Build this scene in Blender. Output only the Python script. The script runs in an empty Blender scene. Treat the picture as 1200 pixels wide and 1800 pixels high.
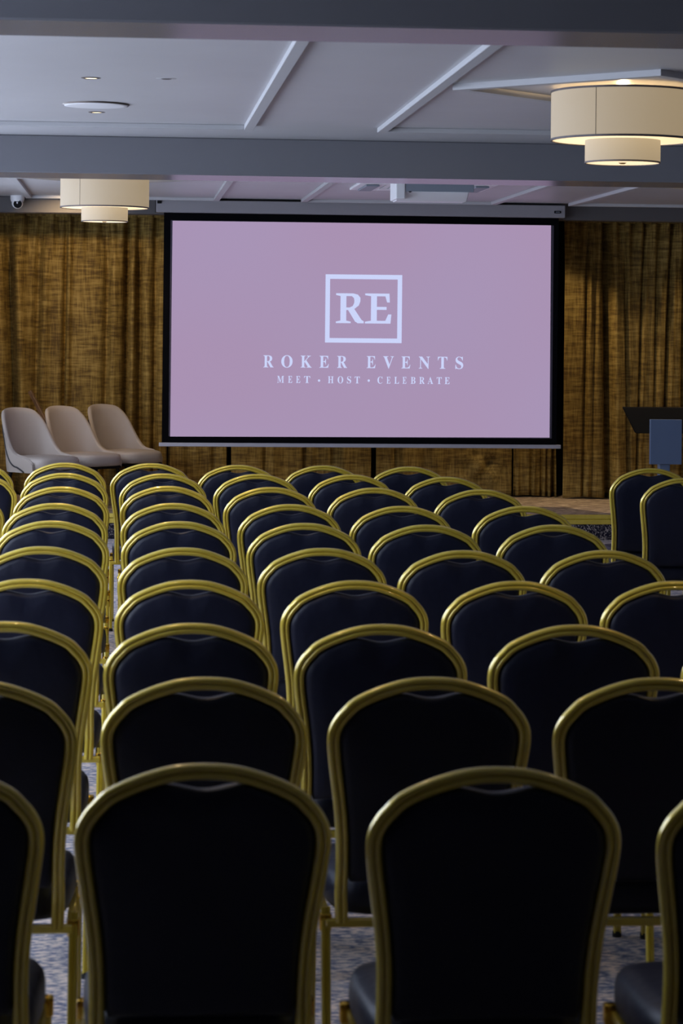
import bpy, bmesh, math, random
from mathutils import Vector, Matrix

# ---------------------------------------------------------------- camera, sky, lights, exposure
C = bpy.context.scene.collection
SC = bpy.context.scene
R = math.radians
YAW, ROLL = R(5.0), R(0.58)
cam = bpy.data.cameras.new('camera')
cam.sensor_fit = 'VERTICAL'; cam.sensor_height = 36.0; cam.sensor_width = 24.0
cam.lens = 85.0
cam.shift_y = -326.0/1800.0
cam.clip_start = 0.05; cam.clip_end = 200
cam.dof.use_dof = True; cam.dof.focus_distance = 15.5; cam.dof.aperture_fstop = 9.0
camo = bpy.data.objects.new('camera', cam); C.objects.link(camo)
camo.matrix_world = Matrix.Translation((0, 0, 1.69)) @ Matrix.Rotation(-YAW, 4, 'Z') @ Matrix.Rotation(R(90), 4, 'X') @ Matrix.Rotation(ROLL, 4, 'Z')
SC.camera = camo

w = bpy.data.worlds.new('overcast_sky'); SC.world = w; w.use_nodes = True
bgn = w.node_tree.nodes['Background']
bgn.inputs['Color'].default_value = (0.70, 0.80, 1.0, 1); bgn.inputs['Strength'].default_value = 8.2

SC.view_settings.view_transform = 'Standard'; SC.view_settings.look = 'None'
SC.view_settings.exposure = 0.0; SC.view_settings.gamma = 1.0; SC.view_settings.use_curve_mapping = False

# room numbers (metres)
XL, XR, YB, YF, ZC = -2.0, 6.3, -3.2, 21.6, 2.74
WINS = [(6.2, 2.0), (8.7, 2.0), (11.2, 2.0), (13.7, 2.0), (16.2, 2.0), (18.35, 1.1)]     # centre y, width
WZ0, WZ1 = 0.70, 2.58

def light(name, kind, loc, energy, color, rot=(0, 0, 0), **kw):
    l = bpy.data.lights.new(name, kind); l.energy = energy; l.color = color
    for k, v in kw.items(): setattr(l, k, v)
    o = bpy.data.objects.new(name, l); o.location = loc; o.rotation_euler = rot; C.objects.link(o); return o
for cy, wd in WINS:     # sky portals in the window openings of the left wall
    p = light('window_portal', 'AREA', (XL-0.16, cy, (WZ0+WZ1)/2), 1, (1, 1, 1), (0, R(-90), 0), shape='RECTANGLE', size=WZ1-WZ0, size_y=wd)
    p.data.cycles.is_portal = True
WARM = (1.0, 0.70, 0.38)
# ceiling downlights: x, y, watts, cone (the fittings are built further down)
DOWN = [(-0.176, 10.37, 30, 95), (-0.174, 12.04, 30, 95), (-0.50, 19.45, 62, 104), (-0.176, 6.25, 14, 120), (2.12, 6.25, 14, 120)]
# downlights behind the stage bulkhead, washing the drapes
WASH = [(3.42, 20.42, 110, 116), (1.5, 20.52, 12, 118), (5.3, 20.42, 45, 112)]
for x, y, e, a in DOWN:
    tilt = R(46) if y > 19 else 0            # the one over the lounge chairs is swivelled towards the drape
    light('downlight_beam', 'SPOT', (x, y, ZC-0.02), e, WARM, (tilt, 0, 0), spot_size=R(a), spot_blend=0.7 if tilt else 0.5, shadow_soft_size=0.03)
for x, y, e, a in WASH:
    light('drape_wash_beam', 'SPOT', (x, y, ZC-0.03), e, (1.0, 0.77, 0.48), spot_size=R(a), spot_blend=0.35, shadow_soft_size=0.03)

# ---------------------------------------------------------------- helpers
def new_obj(name, me, parent=None, loc=None):
    o = bpy.data.objects.new(name, me); C.objects.link(o)
    if parent: o.parent = parent
    if loc is not None: o.location = loc
    return o
def tag(o, label=None, cat=None, group=None, kind=None):
    if label: o['label'] = label
    if cat: o['category'] = cat
    if group: o['group'] = group
    if kind: o['kind'] = kind
    return o
def empty(name, loc, rz=0, **k):
    o = bpy.data.objects.new(name, None); o.empty_display_size = 0.1; C.objects.link(o)
    o.location = loc; o.rotation_euler = (0, 0, rz); return tag(o, **k)
def obj(name, bm, mats, parent=None, smooth=False, auto=None, loc=None):
    bmesh.ops.recalc_face_normals(bm, faces=bm.faces)
    me = bpy.data.meshes.new(name); bm.to_mesh(me); bm.free()
    for m in (mats if isinstance(mats, (list, tuple)) else [mats]): me.materials.append(m)
    if smooth:
        for p in me.polygons: p.use_smooth = True
        if auto is not None:
            try: me.set_sharp_from_angle(angle=R(auto))
            except Exception: pass
    return new_obj(name, me, parent, loc)
def box(bm, x0, x1, y0, y1, z0, z1, bev=0, seg=1, mi=0, M=None):
    r = bmesh.ops.create_cube(bm, size=1)
    vs = r['verts']
    for v in vs: v.co = Vector((x0+(v.co.x+.5)*(x1-x0), y0+(v.co.y+.5)*(y1-y0), z0+(v.co.z+.5)*(z1-z0)))
    if M is not None:
        for v in vs: v.co = M @ v.co
    fs = set(f for v in vs for f in v.link_faces)
    for f in fs: f.material_index = mi
    if bev:
        es = list(set(e for v in vs for e in v.link_edges))
        bmesh.ops.bevel(bm, geom=es, offset=bev, segments=seg, affect='EDGES', profile=0.5)
    return bm
def boxes(*a, **k):
    bm = bmesh.new()
    for b in a: box(bm, *b, **k)
    return bm
def cyl(bm, x, y, z0, z1, r0, r1=None, n=24, cap0=True, cap1=True, mi=0):
    r1 = r0 if r1 is None else r1
    a = [bm.verts.new((x+r0*math.cos(2*math.pi*i/n), y+r0*math.sin(2*math.pi*i/n), z0)) for i in range(n)]
    b = [bm.verts.new((x+r1*math.cos(2*math.pi*i/n), y+r1*math.sin(2*math.pi*i/n), z1)) for i in range(n)]
    for i in range(n):
        f = bm.faces.new((a[i], a[(i+1) % n], b[(i+1) % n], b[i])); f.material_index = mi
    if cap0: bm.faces.new(a[::-1]).material_index = mi
    if cap1: bm.faces.new(b).material_index = mi
    return bm
def lathe(bm, prof, n=32, c=(0, 0, 0), mi=0, close=False):
    rings = []
    for r, z in prof:
        rings.append([bm.verts.new((c[0]+r*math.cos(2*math.pi*i/n), c[1]+r*math.sin(2*math.pi*i/n), c[2]+z)) for i in range(n)])
    m = len(rings)
    for k in range(m if close else m-1):
        a, b = rings[k], rings[(k+1) % m]
        for i in range(n):
            bm.faces.new((a[i], a[(i+1) % n], b[(i+1) % n], b[i])).material_index = mi
    return rings
def sweep(bm, path, prof, rear=Vector((0, -1, 0)), caps=True, mi=0):
    """prof: list of (n, b); n is in the plane of the path pointing outward, b along REAR"""
    P = [Vector(p) for p in path]; rings = []
    for i, p in enumerate(P):
        t = (P[min(i+1, len(P)-1)]-P[max(i-1, 0)]).normalized()
        b = (rear-rear.dot(t)*t).normalized(); n = t.cross(b).normalized()
        rings.append([bm.verts.new(p+n*a+b*c) for a, c in prof])
    m = len(prof)
    for a, b in zip(rings, rings[1:]):
        for i in range(m): bm.faces.new((a[i], a[(i+1) % m], b[(i+1) % m], b[i])).material_index = mi
    if caps:
        bm.faces.new(rings[0][::-1]).material_index = mi; bm.faces.new(rings[-1]).material_index = mi
def circle(r, n=8): return [(r*math.cos(2*math.pi*i/n), r*math.sin(2*math.pi*i/n)) for i in range(n)]
def smooth_path(pts, n=8):
    """Catmull-Rom through the points"""
    P = [Vector(p) for p in pts]; P = [2*P[0]-P[1]]+P+[2*P[-1]-P[-2]]; out = []
    for i in range(1, len(P)-2):
        a, b, c, d = P[i-1], P[i], P[i+1], P[i+2]
        for k in range(n):
            t = k/n
            out.append(0.5*((2*b)+(c-a)*t+(2*a-5*b+4*c-d)*t*t+(3*b-a-3*c+d)*t**3))
    out.append(P[-2]); return out
def clone(o, parent=None):
    c = o.copy(); C.objects.link(c)
    if parent: c.parent = parent
    for ch in list(o.children): clone(ch, c)
    return c

# ---------------------------------------------------------------- materials
def mat(name, col, rough=0.6, metal=0.0, emit=None, es=1.0, spec=0.5, sheen=0.0, coat=0.0):
    m = bpy.data.materials.new(name); m.use_nodes = True
    b = m.node_tree.nodes['Principled BSDF']
    b.inputs['Base Color'].default_value = (*col, 1); b.inputs['Roughness'].default_value = rough
    b.inputs['Metallic'].default_value = metal; b.inputs['Specular IOR Level'].default_value = spec
    b.inputs['Sheen Weight'].default_value = sheen; b.inputs['Coat Weight'].default_value = coat
    if emit: b.inputs['Emission Color'].default_value = (*emit, 1); b.inputs['Emission Strength'].default_value = es
    return m
def nodes(m):
    nt = m.node_tree
    def N(t, **k):
        n = nt.nodes.new(t)
        for a, v in k.items():
            if a.startswith('_'): setattr(n, a[1:], v)
            else: n.inputs[a.replace('_', ' ')].default_value = v
        return n
    return nt, N, nt.nodes['Principled BSDF']
def ramp(nt, fac, stops):
    r = nt.nodes.new('ShaderNodeValToRGB'); e = r.color_ramp.elements
    e[0].position, e[0].color = stops[0][0], (*stops[0][1], 1); e[1].position, e[1].color = stops[-1][0], (*stops[-1][1], 1)
    for p, c in stops[1:-1]: q = e.new(p); q.color = (*c, 1)
    nt.links.new(fac, r.inputs['Fac']); return r.outputs['Color']
def coord(nt, N, scale, rot=(0, 0, 0)):
    tc = N('ShaderNodeTexCoord'); mp = N('ShaderNodeMapping'); mp.inputs['Scale'].default_value = scale; mp.inputs['Rotation'].default_value = rot
    nt.links.new(tc.outputs['Object'], mp.inputs['Vector']); return mp.outputs['Vector']
def noise(nt, N, vec, scale=1.0, detail=3.0, rough=0.6, dist=0.0):
    n = N('ShaderNodeTexNoise', Scale=scale, Detail=detail, Roughness=rough, Distortion=dist); nt.links.new(vec, n.inputs['Vector']); return n.outputs['Fac']
def mathn(nt, op, a, b):
    n = nt.nodes.new('ShaderNodeMath'); n.operation = op
    for i, v in enumerate((a, b)):
        if isinstance(v, (int, float)): n.inputs[i].default_value = v
        else: nt.links.new(v, n.inputs[i])
    return n.outputs[0]
def bump(nt, b, fac, strength, dist):
    n = nt.nodes.new('ShaderNodeBump'); n.inputs['Strength'].default_value = strength; n.inputs['Distance'].default_value = dist
    nt.links.new(fac, n.inputs['Height']); nt.links.new(n.outputs['Normal'], b.inputs['Normal'])

M_ceil = mat('ceiling_paint', (0.58, 0.58, 0.60), 0.42)
nt, N, b = nodes(M_ceil)
nt.links.new(ramp(nt, noise(nt, N, coord(nt, N, (1.2, 1.2, 1.2)), 1, 4), [(0.3, (0.475, 0.47, 0.49)), (0.7, (0.515, 0.51, 0.53))]), b.inputs['Base Color'])
M_beam = mat('beam_paint', (0.175, 0.178, 0.20), 0.22)
nt, N, b = nodes(M_beam)
bump(nt, b, noise(nt, N, coord(nt, N, (3, 3, 3)), 2, 3), 0.04, 0.004)
M_trim = mat('moulding_paint', (0.46, 0.46, 0.48), 0.5)
M_wall = mat('wall_paint', (0.30, 0.28, 0.26), 0.8)
nt, N, b = nodes(M_wall); bump(nt, b, noise(nt, N, coord(nt, N, (8, 8, 8)), 5, 4), 0.1, 0.005)
M_shadewall = mat('shaded_wall_paint', (0.03, 0.028, 0.03), 0.9)  # wall behind the drapes; shade in the gaps is put into its colour

M_carpet = mat('blue_fleck_carpet', (0.2, 0.2, 0.25), 0.95, spec=0.1)
nt, N, b = nodes(M_carpet)
n1 = noise(nt, N, coord(nt, N, (30, 60, 10)), 1, 2, 0.6); n2 = noise(nt, N, coord(nt, N, (1.3, 5, 1)), 1, 3)
f = mathn(nt, 'ADD', mathn(nt, 'MULTIPLY', n1, 0.75), mathn(nt, 'MULTIPLY', n2, 0.25))
nt.links.new(ramp(nt, f, [(0.40, (0.13, 0.15, 0.24)), (0.49, (0.34, 0.33, 0.37)), (0.57, (0.72, 0.60, 0.53))]), b.inputs['Base Color'])
bump(nt, b, n1, 0.5, 0.004)
M_stage = mat('brown_fleck_carpet', (0.2, 0.15, 0.1), 0.95, spec=0.1)
nt, N, b = nodes(M_stage)
n1 = noise(nt, N, coord(nt, N, (9, 34, 10), (0, 0, R(28))), 1, 4, 0.7, 0.5)
nt.links.new(ramp(nt, n1, [(0.42, (0.13, 0.09, 0.06)), (0.58, (0.55, 0.42, 0.29))]), b.inputs['Base Color']); bump(nt, b, n1, 0.4, 0.004)
M_fascia = mat('dark_speckled_carpet', (0.02, 0.02, 0.03), 0.95, spec=0.1)
nt, N, b = nodes(M_fascia)
n1 = noise(nt, N, coord(nt, N, (30, 30, 30)), 1, 2, 0.5, 2.5)
nt.links.new(ramp(nt, n1, [(0.52, (0.014, 0.013, 0.025)), (0.60, (0.30, 0.26, 0.24))]), b.inputs['Base Color'])

def velvet(name, dark, mid, hi):
    m = mat(name, mid, 0.75, spec=0.25, sheen=0.25)
    m.node_tree.nodes['Principled BSDF'].inputs['Sheen Tint'].default_value = (*hi, 1)
    nt, N, b = nodes(m)
    h = noise(nt, N, coord(nt, N, (5, 5, 46)), 1, 3, 0.6); v = noise(nt, N, coord(nt, N, (60, 60, 5)), 1, 3, 0.6)
    l = noise(nt, N, coord(nt, N, (2.2, 2.2, 5)), 1, 3)
    f = mathn(nt, 'ADD', mathn(nt, 'ADD', mathn(nt, 'MULTIPLY', h, 0.42), mathn(nt, 'MULTIPLY', v, 0.33)), mathn(nt, 'MULTIPLY', l, 0.25))
    nt.links.new(ramp(nt, f, [(0.41, dark), (0.50, mid), (0.59, hi)]), b.inputs['Base Color'])
    bump(nt, b, f, 0.25, 0.004)
    return m
M_velvet = velvet('gold_crushed_velvet', (0.10, 0.058, 0.014), (0.22, 0.140, 0.032), (0.36, 0.245, 0.070))

M_gold = mat('gold_painted_metal', (0.7, 0.55, 0.12), 0.38, 0.4, spec=0.5, coat=1.0)
M_gold.node_tree.nodes['Principled BSDF'].inputs['Coat Roughness'].default_value = 0.09; M_gold.node_tree.nodes['Principled BSDF'].inputs['Coat IOR'].default_value = 1.75
nt, N, b = nodes(M_gold)
nt.links.new(ramp(nt, noise(nt, N, coord(nt, N, (5, 5, 5)), 3, 4), [(0.3, (0.66, 0.49, 0.040)), (0.7, (0.75, 0.58, 0.065))]), b.inputs['Base Color'])
M_brass = mat('polished_gold_metal', (0.75, 0.45, 0.06), 0.2, 1.0)
M_navy = mat('navy_upholstery', (0.007, 0.009, 0.024), 0.45, spec=0.35)
nt, N, b = nodes(M_navy)
bump(nt, b, noise(nt, N, coord(nt, N, (5, 5, 5)), 1.6, 3), 0.35, 0.02)
M_black = mat('black_metal', (0.004, 0.004, 0.005), 0.5, spec=0.15)
M_rubber = mat('black_rubber', (0.01, 0.01, 0.01), 0.8)
M_leather = mat('taupe_faux_leather', (0.38, 0.325, 0.285), 0.5)
nt, N, b = nodes(M_leather); bump(nt, b, noise(nt, N, coord(nt, N, (60, 60, 60)), 3, 3), 0.08, 0.002)
M_piping = mat('black_piping', (0.012, 0.012, 0.016), 0.5)
M_white = mat('white_plastic', (0.80, 0.80, 0.83), 0.4)
M_grey = mat('grey_plastic', (0.22, 0.25, 0.30), 0.5)
M_case = mat('grey_painted_case', (0.27, 0.262, 0.285), 0.45)
M_bar = mat('aluminium_bar', (0.42, 0.41, 0.46), 0.4, 0.2)
M_border = mat('black_screen_border', (0.003, 0.003, 0.004), 0.95, spec=0.05)
M_fabric = mat('shaded_white_fabric', (0.06, 0.05, 0.075), 0.9)  # white cloth beyond the image, its shade painted into the base colour
M_image = bpy.data.materials.new('projected_image'); M_image.use_nodes = True
nt = M_image.node_tree; nt.nodes.clear()
em = nt.nodes.new('ShaderNodeEmission'); ou = nt.nodes.new('ShaderNodeOutputMaterial'); nt.links.new(em.outputs[0], ou.inputs[0])
tc = nt.nodes.new('ShaderNodeTexCoord'); nz = nt.nodes.new('ShaderNodeTexNoise'); nz.inputs['Scale'].default_value = 0.8; nz.inputs['Detail'].default_value = 0
nt.links.new(tc.outputs['Object'], nz.inputs['Vector'])
nt.links.new(ramp(nt, nz.outputs['Fac'], [(0.3, (0.395, 0.285, 0.445)), (0.7, (0.388, 0.297, 0.468))]), em.inputs['Color'])
M_logo = bpy.data.materials.new('projected_lettering'); M_logo.use_nodes = True
nt = M_logo.node_tree; nt.nodes.clear()
em = nt.nodes.new('ShaderNodeEmission'); ou = nt.nodes.new('ShaderNodeOutputMaterial'); nt.links.new(em.outputs[0], ou.inputs[0])
em.inputs['Color'].default_value = (0.60, 0.66, 0.95, 1)
M_shade = mat('cream_lamp_shade', (0.27, 0.25, 0.21), 0.8, emit=(0.40, 0.30, 0.175), es=0.76)
nt, N, b = nodes(M_shade); bump(nt, b, noise(nt, N, coord(nt, N, (90, 90, 90)), 3, 2), 0.05, 0.001)
M_diff = mat('lit_diffuser', (0.6, 0.55, 0.45), 0.6, emit=(1.0, 0.74, 0.42), es=1.15)
M_rim = mat('bronze_shade_rim', (0.10, 0.085, 0.09), 0.45, 0.3)
M_bulb = mat('lit_downlight_lens', (0.8, 0.8, 0.7), 0.5, emit=(1.0, 0.80, 0.50), es=2.4)
M_ring = mat('dark_downlight_ring', (0.10, 0.08, 0.07), 0.4, 0.5)
M_lecgrey = mat('blue_grey_lectern_panel', (0.10, 0.15, 0.26), 0.4)
M_wood = mat('brown_wood', (0.16, 0.085, 0.04), 0.5)
nt, N, b = nodes(M_wood)
nt.links.new(ramp(nt, noise(nt, N, coord(nt, N, (40, 40, 3)), 1, 4), [(0.3, (0.09, 0.045, 0.02)), (0.7, (0.22, 0.12, 0.06))]), b.inputs['Base Color'])
M_glass = bpy.data.materials.new('window_glass'); M_glass.use_nodes = True
nt = M_glass.node_tree; nt.nodes.clear()
ou = nt.nodes.new('ShaderNodeOutputMaterial'); mx = nt.nodes.new('ShaderNodeMixShader'); tr = nt.nodes.new('ShaderNodeBsdfTransparent'); gl = nt.nodes.new('ShaderNodeBsdfGlossy')
gl.inputs['Roughness'].default_value = 0.02; mx.inputs[0].default_value = 0.06
nt.links.new(tr.outputs[0], mx.inputs[1]); nt.links.new(gl.outputs[0], mx.inputs[2]); nt.links.new(mx.outputs[0], ou.inputs[0])

# ---------------------------------------------------------------- room shell
def struct(name, bm, m, parent=None, **k):
    o = obj(name, bm, m, parent, **k)
    if not parent: o['kind'] = 'structure'
    return o
ST = 0.20; YS = 19.12                      # stage height and front edge
struct('floor', boxes((XL-.2, XR+.2, YB-.2, YF+.2, -.12, 0)), M_carpet)
struct('ceiling', boxes((XL-.2, XR+.2, YB-.2, YF+.2, ZC, ZC+.12)), M_ceil)
struct('wall_right', boxes((XR, XR+.2, YB, YF, 0, ZC)), M_wall)
struct('wall_back', boxes((XL-.2, XR+.2, YB-.2, YB, 0, ZC)), M_wall)
struct('wall_front', boxes((XL-.2, XR+.2, YF, YF+.2, 0, ZC)), M_shadewall)
bs = [(XL-.2, XL, YB, YF, 0, WZ0), (XL-.2, XL, YB, YF, WZ1, ZC)]
ys = [YB]+[v for cy, wd in WINS for v in (cy-wd/2, cy+wd/2)]+[YF]
for i in range(0, len(ys), 2): bs.append((XL-.2, XL, ys[i], ys[i+1], WZ0, WZ1))
struct('wall_left', boxes(*bs), M_wall)
for i, (cy, wd) in enumerate(WINS):
    a, b_ = cy-wd/2, cy+wd/2; X0, X1 = XL-.13, XL-.07; t = .05
    o = struct('window_%d' % (i+1), boxes((X0, X1, a, b_, WZ0, WZ0+t), (X0, X1, a, b_, WZ1-t, WZ1), (X0, X1, a, a+t, WZ0, WZ1), (X0, X1, b_-t, b_, WZ0, WZ1), (X0, X1, cy-.02, cy+.02, WZ0, WZ1), bev=.004), M_trim)
    struct('pane', boxes((XL-.102, XL-.098, a+t, cy-.02, WZ0+t, WZ1-t)), M_glass, o)
    struct('pane', boxes((XL-.102, XL-.098, cy+.02, b_-t, WZ0+t, WZ1-t)), M_glass, o)
struct('baseboard_left', boxes((XL, XL+.02, YB, YF, 0, .12), bev=.004), M_trim)
struct('baseboard_right', boxes((XR-.02, XR, YB, YF, 0, .12), bev=.004), M_trim)
# dropped ceiling beams across the room
for y0, y1 in ((-.25, .13), (6.745, 7.12), (13.56, 14.08)):
    struct('ceiling_beam', boxes((XL, XR, y0, y1, 2.53, ZC), bev=.006), M_beam)
struct('ceiling_beam', boxes((XL, XR, 20.13, 20.32, 2.605, ZC), bev=.006), mat('bulkhead_paint', (0.085, 0.08, 0.085), 0.5))
struct('trim_1', boxes((XL, XR, 20.44, 20.5, 2.66, 2.70), bev=.003), M_black)     # curtain track
# picture-frame mouldings on the ceiling: four battens each
def batten(bm, x0, x1, y0, y1, h=.025):
    box(bm, x0, x1, y0, y1, ZC-h, ZC, bev=.002, seg=1)
tn = 2
XF = [(-.95, .635), (1.29, 2.88), (3.53, 5.12)]
for y0, y1, dx in ((.7, 6.2, 0), (7.7, 12.7, 0), (14.65, 19.98, .09)):
    for x0, x1 in XF:
        x0 += dx; x1 += dx; bm = bmesh.new(); t = .05
        if dx and x0 > 1: x1 += .06; x0 += .02
        batten(bm, x0, x0+t, y0, y1); batten(bm, x1-t, x1, y0, y1)
        batten(bm, x0+t, x1-t, y0, y0+t); batten(bm, x0+t, x1-t, y1-t, y1)
        struct('trim_%d' % tn, bm, M_trim); tn += 1
LAMPS = [(2.12, 10.34, 'cream double-drum ceiling lamp nearest the camera, in front of the middle beam'),
         (-.185, 17.10, 'cream double-drum ceiling lamp above the lounge chairs, beyond the middle beam'),
         (4.42, 17.10, 'double-drum ceiling lamp over the lectern end, outside the picture')]
for lx, ly, _ in LAMPS:
    bm = bmesh.new(); r = .745; t = .05; h = .026
    Pn = [Vector((lx+r*a, ly+r*b_, 0)) for a, b_ in ((0, -1), (1, 0), (0, 1), (-1, 0))]
    for i in range(4):
        a, b_ = Pn[i], Pn[(i+1) % 4]; cc = Vector((lx, ly, 0))
        ai = cc+(a-cc)*(1-t*1.414/r); bi = cc+(b_-cc)*(1-t*1.414/r)
        v = [bm.verts.new((p.x, p.y, z)) for z in (ZC-h, ZC) for p in (a, b_, bi, ai)]
        for q in ((0, 1, 2, 3), (4, 5, 6, 7), (0, 1, 5, 4), (1, 2, 6, 5), (2, 3, 7, 6), (3, 0, 4, 7)): bm.faces.new([v[j] for j in q])
    struct('trim_%d' % tn, bm, M_trim); tn += 1
# stage
st = struct('stage_floor', boxes((XL, XR, YS+.01, YF, 0, ST)), M_stage)
struct('stage_fascia', boxes((XL, XR, YS, YS+.01, 0, ST-.075)), M_fascia, st)
struct('stage_nosing', boxes((XL, XR, YS-.012, YS+.01, ST-.075, ST-.035), (XL, XR, YS-.012, YS+.01, ST-.033, ST+.003), bev=.004), M_gold, st)

# ---------------------------------------------------------------- ceiling fittings
def make_lamp(x, y, label):
    t = empty('ceiling_lamp', (x, y, ZC), label=label, cat='ceiling lamp', group='double-drum ceiling lamps')
    ro, ri = .311, .163; z0, z1, z2, z3 = -.022, -.230, -.236, -.327
    bm = bmesh.new(); lathe(bm, [(ro, z0), (ro, z1), (ro-.004, z1), (ro-.004, z0)], 64, close=True); obj('upper_shade', bm, M_shade, t, True, 40)
    bm = bmesh.new(); lathe(bm, [(ro+.002, z0+.003), (ro+.002, z0-.006), (ro-.006, z0-.006), (ro-.006, z0+.003)], 64, close=True); obj('shade_rim', bm, M_rim, t, True, 40)
    bm = bmesh.new(); lathe(bm, [(ro+.002, z1+.004), (ro+.002, z1-.005), (ro-.006, z1-.005), (ro-.006, z1+.004)], 64, close=True); obj('shade_rim', bm, M_rim, t, True, 40)
    bm = bmesh.new(); lathe(bm, [(ri, z1-.001), (ro-.007, z1-.001), (ro-.007, z1+.004), (ri, z1+.004)], 64, close=True); obj('upper_diffuser', bm, M_diff, t)
    bm = bmesh.new(); lathe(bm, [(ri, z1+.002), (ri, z3), (ri-.003, z3), (ri-.003, z1+.002)], 48, close=True); obj('lower_shade', bm, M_shade, t, True, 40)
    bm = bmesh.new(); lathe(bm, [(ri+.0015, z3+.003), (ri+.0015, z3-.004), (ri-.005, z3-.004), (ri-.005, z3+.003)], 48, close=True); obj('shade_rim', bm, M_rim, t, True, 40)
    bm = bmesh.new(); cyl(bm, 0, 0, z3-.001, z3+.003, ri-.005, n=48); d = obj('lower_diffuser', bm, M_diff, t)
    bm = bmesh.new(); cyl(bm, 0, 0, z3-.006, z3-.001, .010, .018, n=16); obj('finial', bm, M_brass, d)
    bm = bmesh.new(); cyl(bm, 0, 0, -.012, -.0005, .07, n=24); cyl(bm, .02, 0, z1+.01, -.012, .008, n=8); obj('ceiling_rose', bm, M_white, t)
    bm = bmesh.new()                       # fabric seams
    for rr, za, zb in ((ro, z0-.006, z1+.004),):
        a = R(237); box(bm, -.0012, .0012, -.0012, .0012, zb, za, M=Matrix.Translation((rr*math.cos(a), rr*math.sin(a), 0)))
    obj('seam', bm, M_rim, t)
    l = light('lamp_glow', 'POINT', (0, 0, -.034), 4.0, WARM, shadow_soft_size=.015); l.parent = t
    return t
for x, y, lab in LAMPS:
    make_lamp(x, y, lab or 'double-drum ceiling lamp further along the room outside the picture')

def downlight(x, y, label):
    t = empty('downlight', (x, y, ZC), label=label, cat='downlight', group='recessed ceiling downlights')
    bm = bmesh.new(); lathe(bm, [(.042, -.001), (.030, -.004), (.028, 0), (.042, 0)], 32, close=True); lathe(bm, [(.030, -.004), (.026, 0)], 32)
    obj('bezel', bm, M_ring, t, True, 40)
    bm = bmesh.new(); cyl(bm, 0, 0, -.0015, -.0005, .029, n=24); obj('lens', bm, M_bulb, t)
labs = ['lit recessed downlight nearest the camera, above the white ceiling disc', 'lit recessed downlight directly beside the white ceiling disc', 'lit recessed downlight above the lounge chairs, hidden behind the drum lamp', 'recessed downlight over the second nearest row, left one, outside the picture', 'recessed downlight over the second nearest row, right one, outside the picture']
for (x, y, e, a), lb in zip(DOWN, labs): downlight(x, y, lb)
for (x, y, e, a), pl in zip(WASH, ('right edge', 'middle', 'far right')): downlight(x, y, 'hidden recessed downlight behind the stage bulkhead at the %s of the screen' % pl if pl != 'far right' else 'hidden recessed downlight behind the stage bulkhead over the lectern')
bm = bmesh.new(); lathe(bm, [(0.0001, -.012), (.13, -.011), (.151, -.009), (.155, -.004), (.155, 0)], 48)
t = empty('ceiling_speaker', (-.172, 11.60, ZC), label='round white ceiling disc between the two lit downlights', cat='ceiling speaker')
obj('grille', bm, M_white, t, True, 50)
bm = bmesh.new(); lathe(bm, [(.155, -.008), (.16, -.004), (.16, 0)], 48); obj('mounting_ring', bm, M_ring, t, True)
t = empty('ceiling_sensor', (.144, 10.34, ZC), label='small round dark ceiling sensor right of the downlights', cat='sensor')
bm = bmesh.new(); lathe(bm, [(.045, 0), (.043, -.001), (.023, -.0015)], 32); obj('bezel', bm, M_ceil, t, True)
bm = bmesh.new(); lathe(bm, [(.023, -.0018), (.015, -.0035), (.0001, -.004)], 24); obj('sensor_eye', bm, M_rim, t, True)

# security camera under the bulkhead corner
t = empty('security_camera', (-.93, 20.03, ZC), label='small white security camera with black lens high above the left drape', cat='security camera')
bm = bmesh.new(); lathe(bm, [(.0001, 0), (.058, 0), (.058, -.03), (.052, -.05), (.0001, -.05)], 32); obj('mount', bm, M_white, t, True, 40)
bm = bmesh.new(); bmesh.ops.create_uvsphere(bm, u_segments=24, v_segments=16, radius=.047, matrix=Matrix.Translation((0, -.004, -.062))); h_ = obj('camera_ball', bm, M_white, t, True)
bm = bmesh.new(); cyl(bm, 0, 0, 0, .012, .031, .034, n=24)
bm.transform(Matrix.Translation((.004, -.052, -.072)) @ Matrix.Rotation(R(90), 4, 'X')); bm.transform(Matrix.Translation((0, 0.014, 0)))
obj('lens', bm, M_black, h_, True, 40)

# air-conditioning cassette
t = empty('ceiling_cassette', (2.14, 17.72, ZC), label='white air conditioning cassette in the ceiling behind the projector', cat='air conditioner')
obj('panel', boxes((-.5, -.30, -.45, .45, -.02, 0), (.30, .5, -.45, .45, -.02, 0), (-.30, .30, -.45, -.25, -.02, 0), (-.30, .30, .25, .45, -.02, 0), bev=.004), M_white, t)
obj('intake_recess', boxes((-.30, .30, -.25, .25, -.006, 0)), M_grey, t)
for k in range(9):
    obj('slat', boxes((-.29+k*.0675, -.245+k*.0675, -.24, .24, -.018, -.008)), M_white, t)
for (a, b_, c, d) in ((-.45, -.35, -.32, .32), (.35, .45, -.32, .32)):
    obj('vent_flap', boxes((a, b_, c, d, -.034, -.021), bev=.004), M_grey, t)

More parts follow.
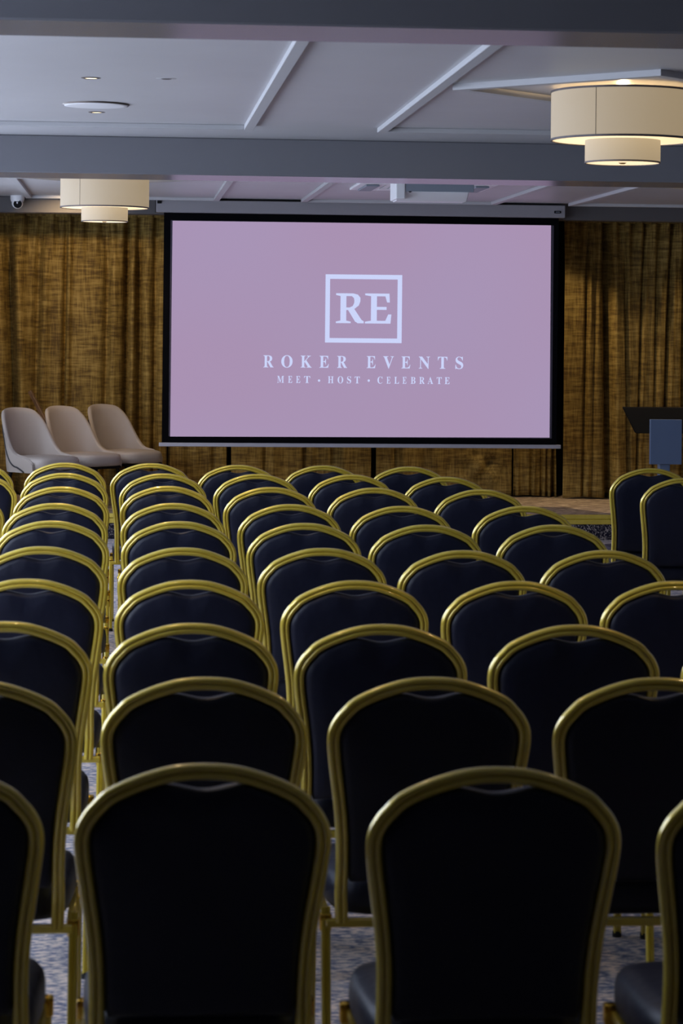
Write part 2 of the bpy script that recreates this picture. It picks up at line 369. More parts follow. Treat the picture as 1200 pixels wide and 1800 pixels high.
# projector hung from the ceiling
t = empty('projector', (2.055, 16.45, ZC), label='white projector hung from the ceiling in front of the screen', cat='projector')
bm = bmesh.new()
prof = [(-.14, -.065), (-.14, -.130), (-.02, -.185), (.20, -.186), (.24, -.17), (.24, -.065)]     # (y, z) of the body side
def prism_x(bm, prof, x0, x1, bev=.006):
    a = [bm.verts.new((x0, y, z)) for y, z in prof]; b_ = [bm.verts.new((x1, y, z)) for y, z in prof]; n = len(prof)
    fs = [bm.faces.new(a[::-1]), bm.faces.new(b_)]+[bm.faces.new((a[i], a[(i+1) % n], b_[(i+1) % n], b_[i])) for i in range(n)]
    if bev: bmesh.ops.bevel(bm, geom=list(set(e for f in fs for e in f.edges)), offset=bev, segments=2, affect='EDGES')
prism_x(bm, prof, -.255, .235); obj('body', bm, M_white, t, True, 35)
obj('rear_panel', boxes((-.20, .265, -.155, -.139, -.128, -.052), bev=.003), M_grey, t)
obj('side_cheek', boxes((-.27, -.205, -.16, .2, -.18, -.045), bev=.008, seg=2), M_white, t)
bm = bmesh.new(); cyl(bm, 0, 0, 0, .05, .045, .04, n=24); bm.transform(Matrix.Translation((.08, .235, -.12)) @ Matrix.Rotation(R(-90), 4, 'X')); obj('lens', bm, M_black, t, True, 40)
bm = bmesh.new(); cyl(bm, 0, 0, 0, .006, .013, n=16); bm.transform(Matrix.Translation((-.17, -.137, -.122)) @ Matrix.Rotation(R(90), 4, 'X')); obj('ir_sensor', bm, M_black, t)
obj('foot', boxes((-.09, -.06, .0, .03, -.175, -.15), (.03, .06, .0, .03, -.175, -.15), bev=.003), M_grey, t)
bm = bmesh.new(); cyl(bm, 0, .05, -.07, 0, .03, n=16); cyl(bm, 0, .05, -.012, -.001, .08, n=24); obj('ceiling_mount', bm, M_white, t, True, 40)

